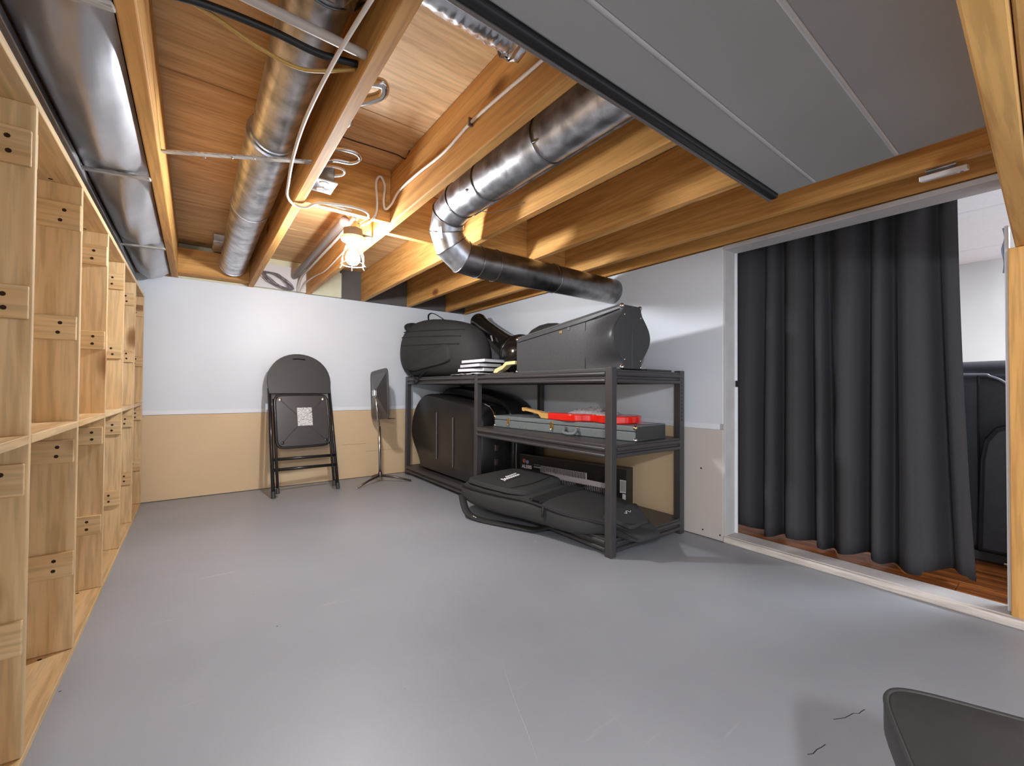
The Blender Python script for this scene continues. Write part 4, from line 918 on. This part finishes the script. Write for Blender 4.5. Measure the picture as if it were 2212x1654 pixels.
obj('seat_rim', MB().tube([cp(v.x * 1.03 - 0.0, 0.585 + (v.y - 0.585) * 1.03, 0.020) for v in seat], 0.010, 8, closed=True), BLKTUBE, fc, smooth='all')
cc = Vector((-0.002, 0.585)); cor = [Vector((sx * 0.165, 0.585 + sy * 0.175)) for sx, sy in ((-1, 1), (1, 1), (1, -1), (-1, -1))]
for v in cor:
    m_ = cc + (v - cc) * 0.30
    obj('pressed_crease', MB().tube([cp(v.x, v.y, 0.031), cp(m_.x, m_.y, 0.031)], 0.0028, 6, flat=0.6), BLKMET, fc, smooth='all')
    obj('bolt', MB().lathe(cp(v.x, v.y, 0.030), cn, [(0.013, 0), (0.013, 0.003), (0.007, 0.006), (0, 0.006)], 12), CHROME if v.y > 0.6 else BLKTUBE, fc, smooth=True)
part_label(obj('paper_label', MB().obox(cp(0.012, 0.615, 0.0308), (cw, cu_, cn), (0.057, 0.075, 0.0006)), LABELP, fc), 'white printed paper label')

# ------------------------------------------------------------------ music stand
ms = thing('music_stand', 'black music stand with chrome pole and tripod between chair and rack', 'music stand', (1.335, 3.73, 0))
HB = Vector((1.335, 3.73, 0.072))
for tip in ((1.09, 3.585, 0.008), (1.575, 3.588, 0.008), (1.35, 3.985, 0.008)):
    l_ = obj('leg', MB().tube([HB + Vector((0, 0, -0.01)), Vector(HB).lerp(Vector(tip), 0.5) + Vector((0, 0, 0.002)), tip], [0.012, 0.0095, 0.007], 10), PEWTER, ms, smooth='all')
    obj('leg_tip', MB().ball(tip, 0.0085, 8, 6), CHROME, l_, smooth='all')
obj('hub', MB().lathe((1.335, 3.73, 0.045), (0, 0, 1), [(0.018, 0), (0.02, 0.03), (0.014, 0.05)], 12), PEWTER, ms, smooth=True)
obj('lower_pole', MB().tube([(1.335, 3.73, 0.06), (1.318, 3.72, 0.50)], 0.0125, 14), CHROME, ms, smooth='all')
obj('upper_pole', MB().tube([(1.318, 3.72, 0.48), (1.285, 3.75, 0.83)], 0.009, 14), CHROME, ms, smooth='all')
obj('pole_clamp', MB().lathe((1.292, 3.743, 0.755), (-0.09, 0.08, 1), [(0.012, 0), (0.016, 0.005), (0.016, 0.06), (0.012, 0.065)], 12), CHROME, ms, smooth=True)
dw = Vector((0.02, -1.0, 0.07)).normalized(); dz = Vector((-0.015, 0.03, 1)).normalized(); dz = (dz - dw * dz.dot(dw)).normalized(); dn = dw.cross(dz)
if dn.x > 0: dn = -dn            # back of the desk faces the left
DC = Vector((1.322, 3.735, 0.782))
def dp(a, b, n_=0): return DC + dw * a + dz * b + dn * n_
plate = supell((0, 0, 0), (1, 0, 0), (0, 1, 0), 0.215, 0.222, 36, 9)
secs = [[dp(v.x, v.y, -0.004) for v in plate], [dp(v.x, v.y, 0.001) for v in plate]]
dk = obj('desk', MB().loft(secs), BLKMET, ms, smooth=True)
obj('pressed_pyramid', MB().loft([[dp(a, b, 0.0) for a, b in ((-0.185, -0.19), (0.185, -0.19), (0.185, 0.19), (-0.185, 0.19))], [dp(a, b, 0.034) for a, b in ((-0.03, -0.02), (0.03, -0.02), (0.03, 0.05), (-0.03, 0.05))]]), BLKMET, dk)
obj('desk_lip', MB().loft([[dp(a, b, n_) for a in (-0.19, 0.19)] for b, n_ in ((-0.218, 0.001), (-0.222, -0.06), (-0.217, -0.06), (-0.213, 0.0))], closed=True), BLKMET, dk)
obj('tilt_bracket', MB().obox(dp(-0.02, 0.015, 0.036), (dw, dz, dn), (0.03, 0.025, 0.012)), CHROME, ms, 0.003)

# ------------------------------------------------------------------ curtain, sofa, sensor, near chair
FY = [(1.24, 2.60), (1.16, 2.535), (1.055, 2.635), (1.005, 2.51), (0.962, 2.63), (0.895, 2.50), (0.828, 2.64), (0.79, 2.53), (0.757, 2.635), (0.665, 2.495), (0.588, 2.64), (0.545, 2.515), (0.503, 2.64), (0.43, 2.495), (0.355, 2.63), (0.318, 2.545), (0.292, 2.555)]
def fold(y):
    for (a, xa), (b, xb) in zip(FY[:-1], FY[1:]):
        if a >= y >= b:
            t = (a - y) / (a - b); t = (1 - math.cos(math.pi * t)) / 2; t = t ** 1.7 if xa < xb else 1 - (1 - t) ** 1.7; return xa + (xb - xa) * t
    return FY[-1][1]
mb = MB(); secs = []
for i in range(25):
    h = i / 24; row = []
    for j in range(221):
        y = 1.24 - (1.24 - 0.292) * j / 220
        x = 2.565 + (fold(y) - 2.565) * 0.8 * (0.55 + 0.45 * min(1, h * 1.6))
        yy = y + (-0.035 * h ** 2 * max(0, (0.5 - y) / 0.2)) + 0.012 * h * math.sin(y * 14)
        z = 1.75 + ((0.052 + 0.012 * math.sin(y * 23) + (0.02 if y < 0.42 else 0.0) * (1 if y > 0.31 else 0.6)) - 1.75) * h
        row.append((x, yy, z))
    secs.append(row)
mb.loft(secs, cap=False, closed=False)
cu = obj('curtain', mb, CURT, smooth='all'); m_ = cu.modifiers.new('solid', 'SOLIDIFY'); m_.thickness = 0.003
tag(cu, 'charcoal black floor length curtain hanging in folds across the opening', 'curtain')
tag(obj('curtain_rod', MB().tube([(2.565, -0.3, 1.765), (2.565, 1.6, 1.765)], 0.010, 10), BLKTUBE), 'thin black rod hidden above the opening, carrying the curtain', 'rod')

so = thing('recliner_sofa', 'black leather recliner sofa seen behind the curtain edge', 'sofa', (3.3, 0.1, 0.034))
obj('back_panel', MB().loft([[(3.0 + dx, y0, z), (3.0 + dx, y1, z), (3.42 + dx, y1, z), (3.42 + dx, y0, z)] for dx, y0, y1, z in ((0.03, -0.60, 0.62, 0.075), (0.02, -0.61, 0.63, 0.30), (0.0, -0.62, 0.64, 0.90), (0.03, -0.60, 0.62, 0.945))]), LEATHER, so, 0.03, smooth=True, seg=4)
obj('head_roll', MB().loft([supell((3.17, y, 0.935), (1, 0, 0), (0, 0, 1), 0.15 * k_, 0.062 * k_, 18, 2.4) for y, k_ in ((-0.60, 0.5), (-0.58, 0.9), (-0.2, 1.0), (0.0, 0.97), (0.2, 1.02), (0.28, 0.97), (0.58, 0.95), (0.61, 0.5))]), LEATHER, so, smooth='all', sub=1)
obj('piping', MB().tube(smoothpath([(2.998, 0.62, 0.925), (2.997, 0.29, 0.925), (2.997, 0.24, 0.915), (2.998, 0.19, 0.88), (2.999, 0.15, 0.80), (2.998, 0.12, 0.6)], 5), 0.006, 8), plain('worn_piping', srgb(120, 126, 138), 0.3), so, smooth='all')
obj('seam', MB().tube([(2.998, 0.277, 0.92), (3.004, 0.277, 0.45), (3.018, 0.28, 0.12)], 0.004, 6), BLACK, so)
obj('side_wing', MB().loft([[(2.985, y, z) for y, z in ((0.285, 0.09), (0.275, 0.52), (0.262, 0.62), (0.225, 0.68), (0.10, 0.74), (-0.35, 0.74), (-0.35, 0.09))], [(2.955, y, z) for y, z in ((0.275, 0.10), (0.265, 0.52), (0.252, 0.61), (0.22, 0.665), (0.10, 0.725), (-0.34, 0.725), (-0.34, 0.10))]]), LEATHER, so, 0.012, smooth=True, seg=3)
obj('base_rail', MB().box(3.02, 3.5, -0.55, 0.55, 0.035, 0.08), BLKVINYL, so, 0.006)
obj('foot_lever', MB().tube([(2.985, 0.20, 0.052), (2.985, 0.10, 0.052)], 0.009, 8), CHROME, so, smooth=True)
obj('arm', MB().box(3.3, 3.75, -0.62, -0.42, 0.08, 0.62), LEATHER, so, 0.04, smooth=True, seg=3)
obj('seat_cushion', MB().box(3.4, 4.0, -0.42, 0.62, 0.08, 0.44), LEATHER, so, 0.04, smooth=True, seg=3)

sl = thing('puck_light', 'small white plastic stick light fixed under the last joist above the opening', 'light', (2.18, 0.28, 1.655))
obj('mount', MB().box(2.135, 2.160, 0.245, 0.325, 1.645, 1.6545), GALV, sl, 0.002)
hz = obj('housing', MB().obox((2.178, 0.282, 1.637), ((1, 0, 0.25), (0, 1, 0), (-0.25, 0, 1)), (0.030, 0.062, 0.009)), WHITEP, sl, 0.003)
obj('diffuser', MB().obox((2.176, 0.292, 1.6275), ((1, 0, 0.25), (0, 1, 0), (-0.25, 0, 1)), (0.016, 0.044, 0.0022)), plain('frosted', srgb(206, 208, 212), 0.3), hz, 0.001)
obj('switch', MB().obox((2.178, 0.236, 1.6275), ((1, 0, 0.25), (0, 1, 0), (-0.25, 0, 1)), (0.005, 0.004, 0.0025)), plain('grey_switch', srgb(120, 116, 140), 0.4), hz)

nc = thing('padded_chair', 'black vinyl padded chair seat cut off by the bottom right corner', 'chair', (0.6, -0.02, 0))
A_ = Vector((0.39, -0.92, 0)).normalized(); B_ = Vector((-0.96, -0.28, 0)).normalized(); B_ = (B_ - A_ * B_.dot(A_)).normalized(); Q0 = Vector((0.785, 0.177, 0))
def np_(a, b, z): return Q0 + A_ * a + B_ * b + Vector((0, 0, z))
sq = supell((0, 0, 0), (1, 0, 0), (0, 1, 0), 0.5, 0.5, 60, 9)
def srow(k_, z, dome=0.0): return [np_(0.21 + v.x * 0.42 * k_, 0.205 + v.y * 0.41 * k_, z) for v in sq]
obj('seat_pad', MB().loft([srow(0.96, 0.382), srow(1.0, 0.39), srow(1.0, 0.416), srow(0.985, 0.427), srow(0.93, 0.433), srow(0.6, 0.437), srow(0.2, 0.438)]), BLKVINYL, nc, smooth=True)
obj('piping', MB().tube(srow(0.988, 0.427), 0.0035, 6, closed=True), BLKVINYL, nc, smooth='all')
for a, b in ((0.03, 0.05), (0.39, 0.05), (0.03, 0.37), (0.39, 0.37)):
    l_ = obj('leg', MB().tube([np_(a, b, 0.385), np_(a + (0.02 if a > 0.2 else -0.02), b + (0.015 if b > 0.2 else -0.015), 0.0)], 0.0115, 10), BLKTUBE, nc, smooth='all')
for b in (0.05, 0.37):
    obj('back_post', MB().tube([np_(0.40, b, 0.38), np_(0.44, b, 0.80)], 0.0115, 10), BLKTUBE, nc, smooth='all')
obj('backrest', MB().obox(np_(0.435, 0.21, 0.70), (B_, (0, 0, 1), A_), (0.19, 0.12, 0.015)), BLKVINYL, nc, 0.012, seg=3)
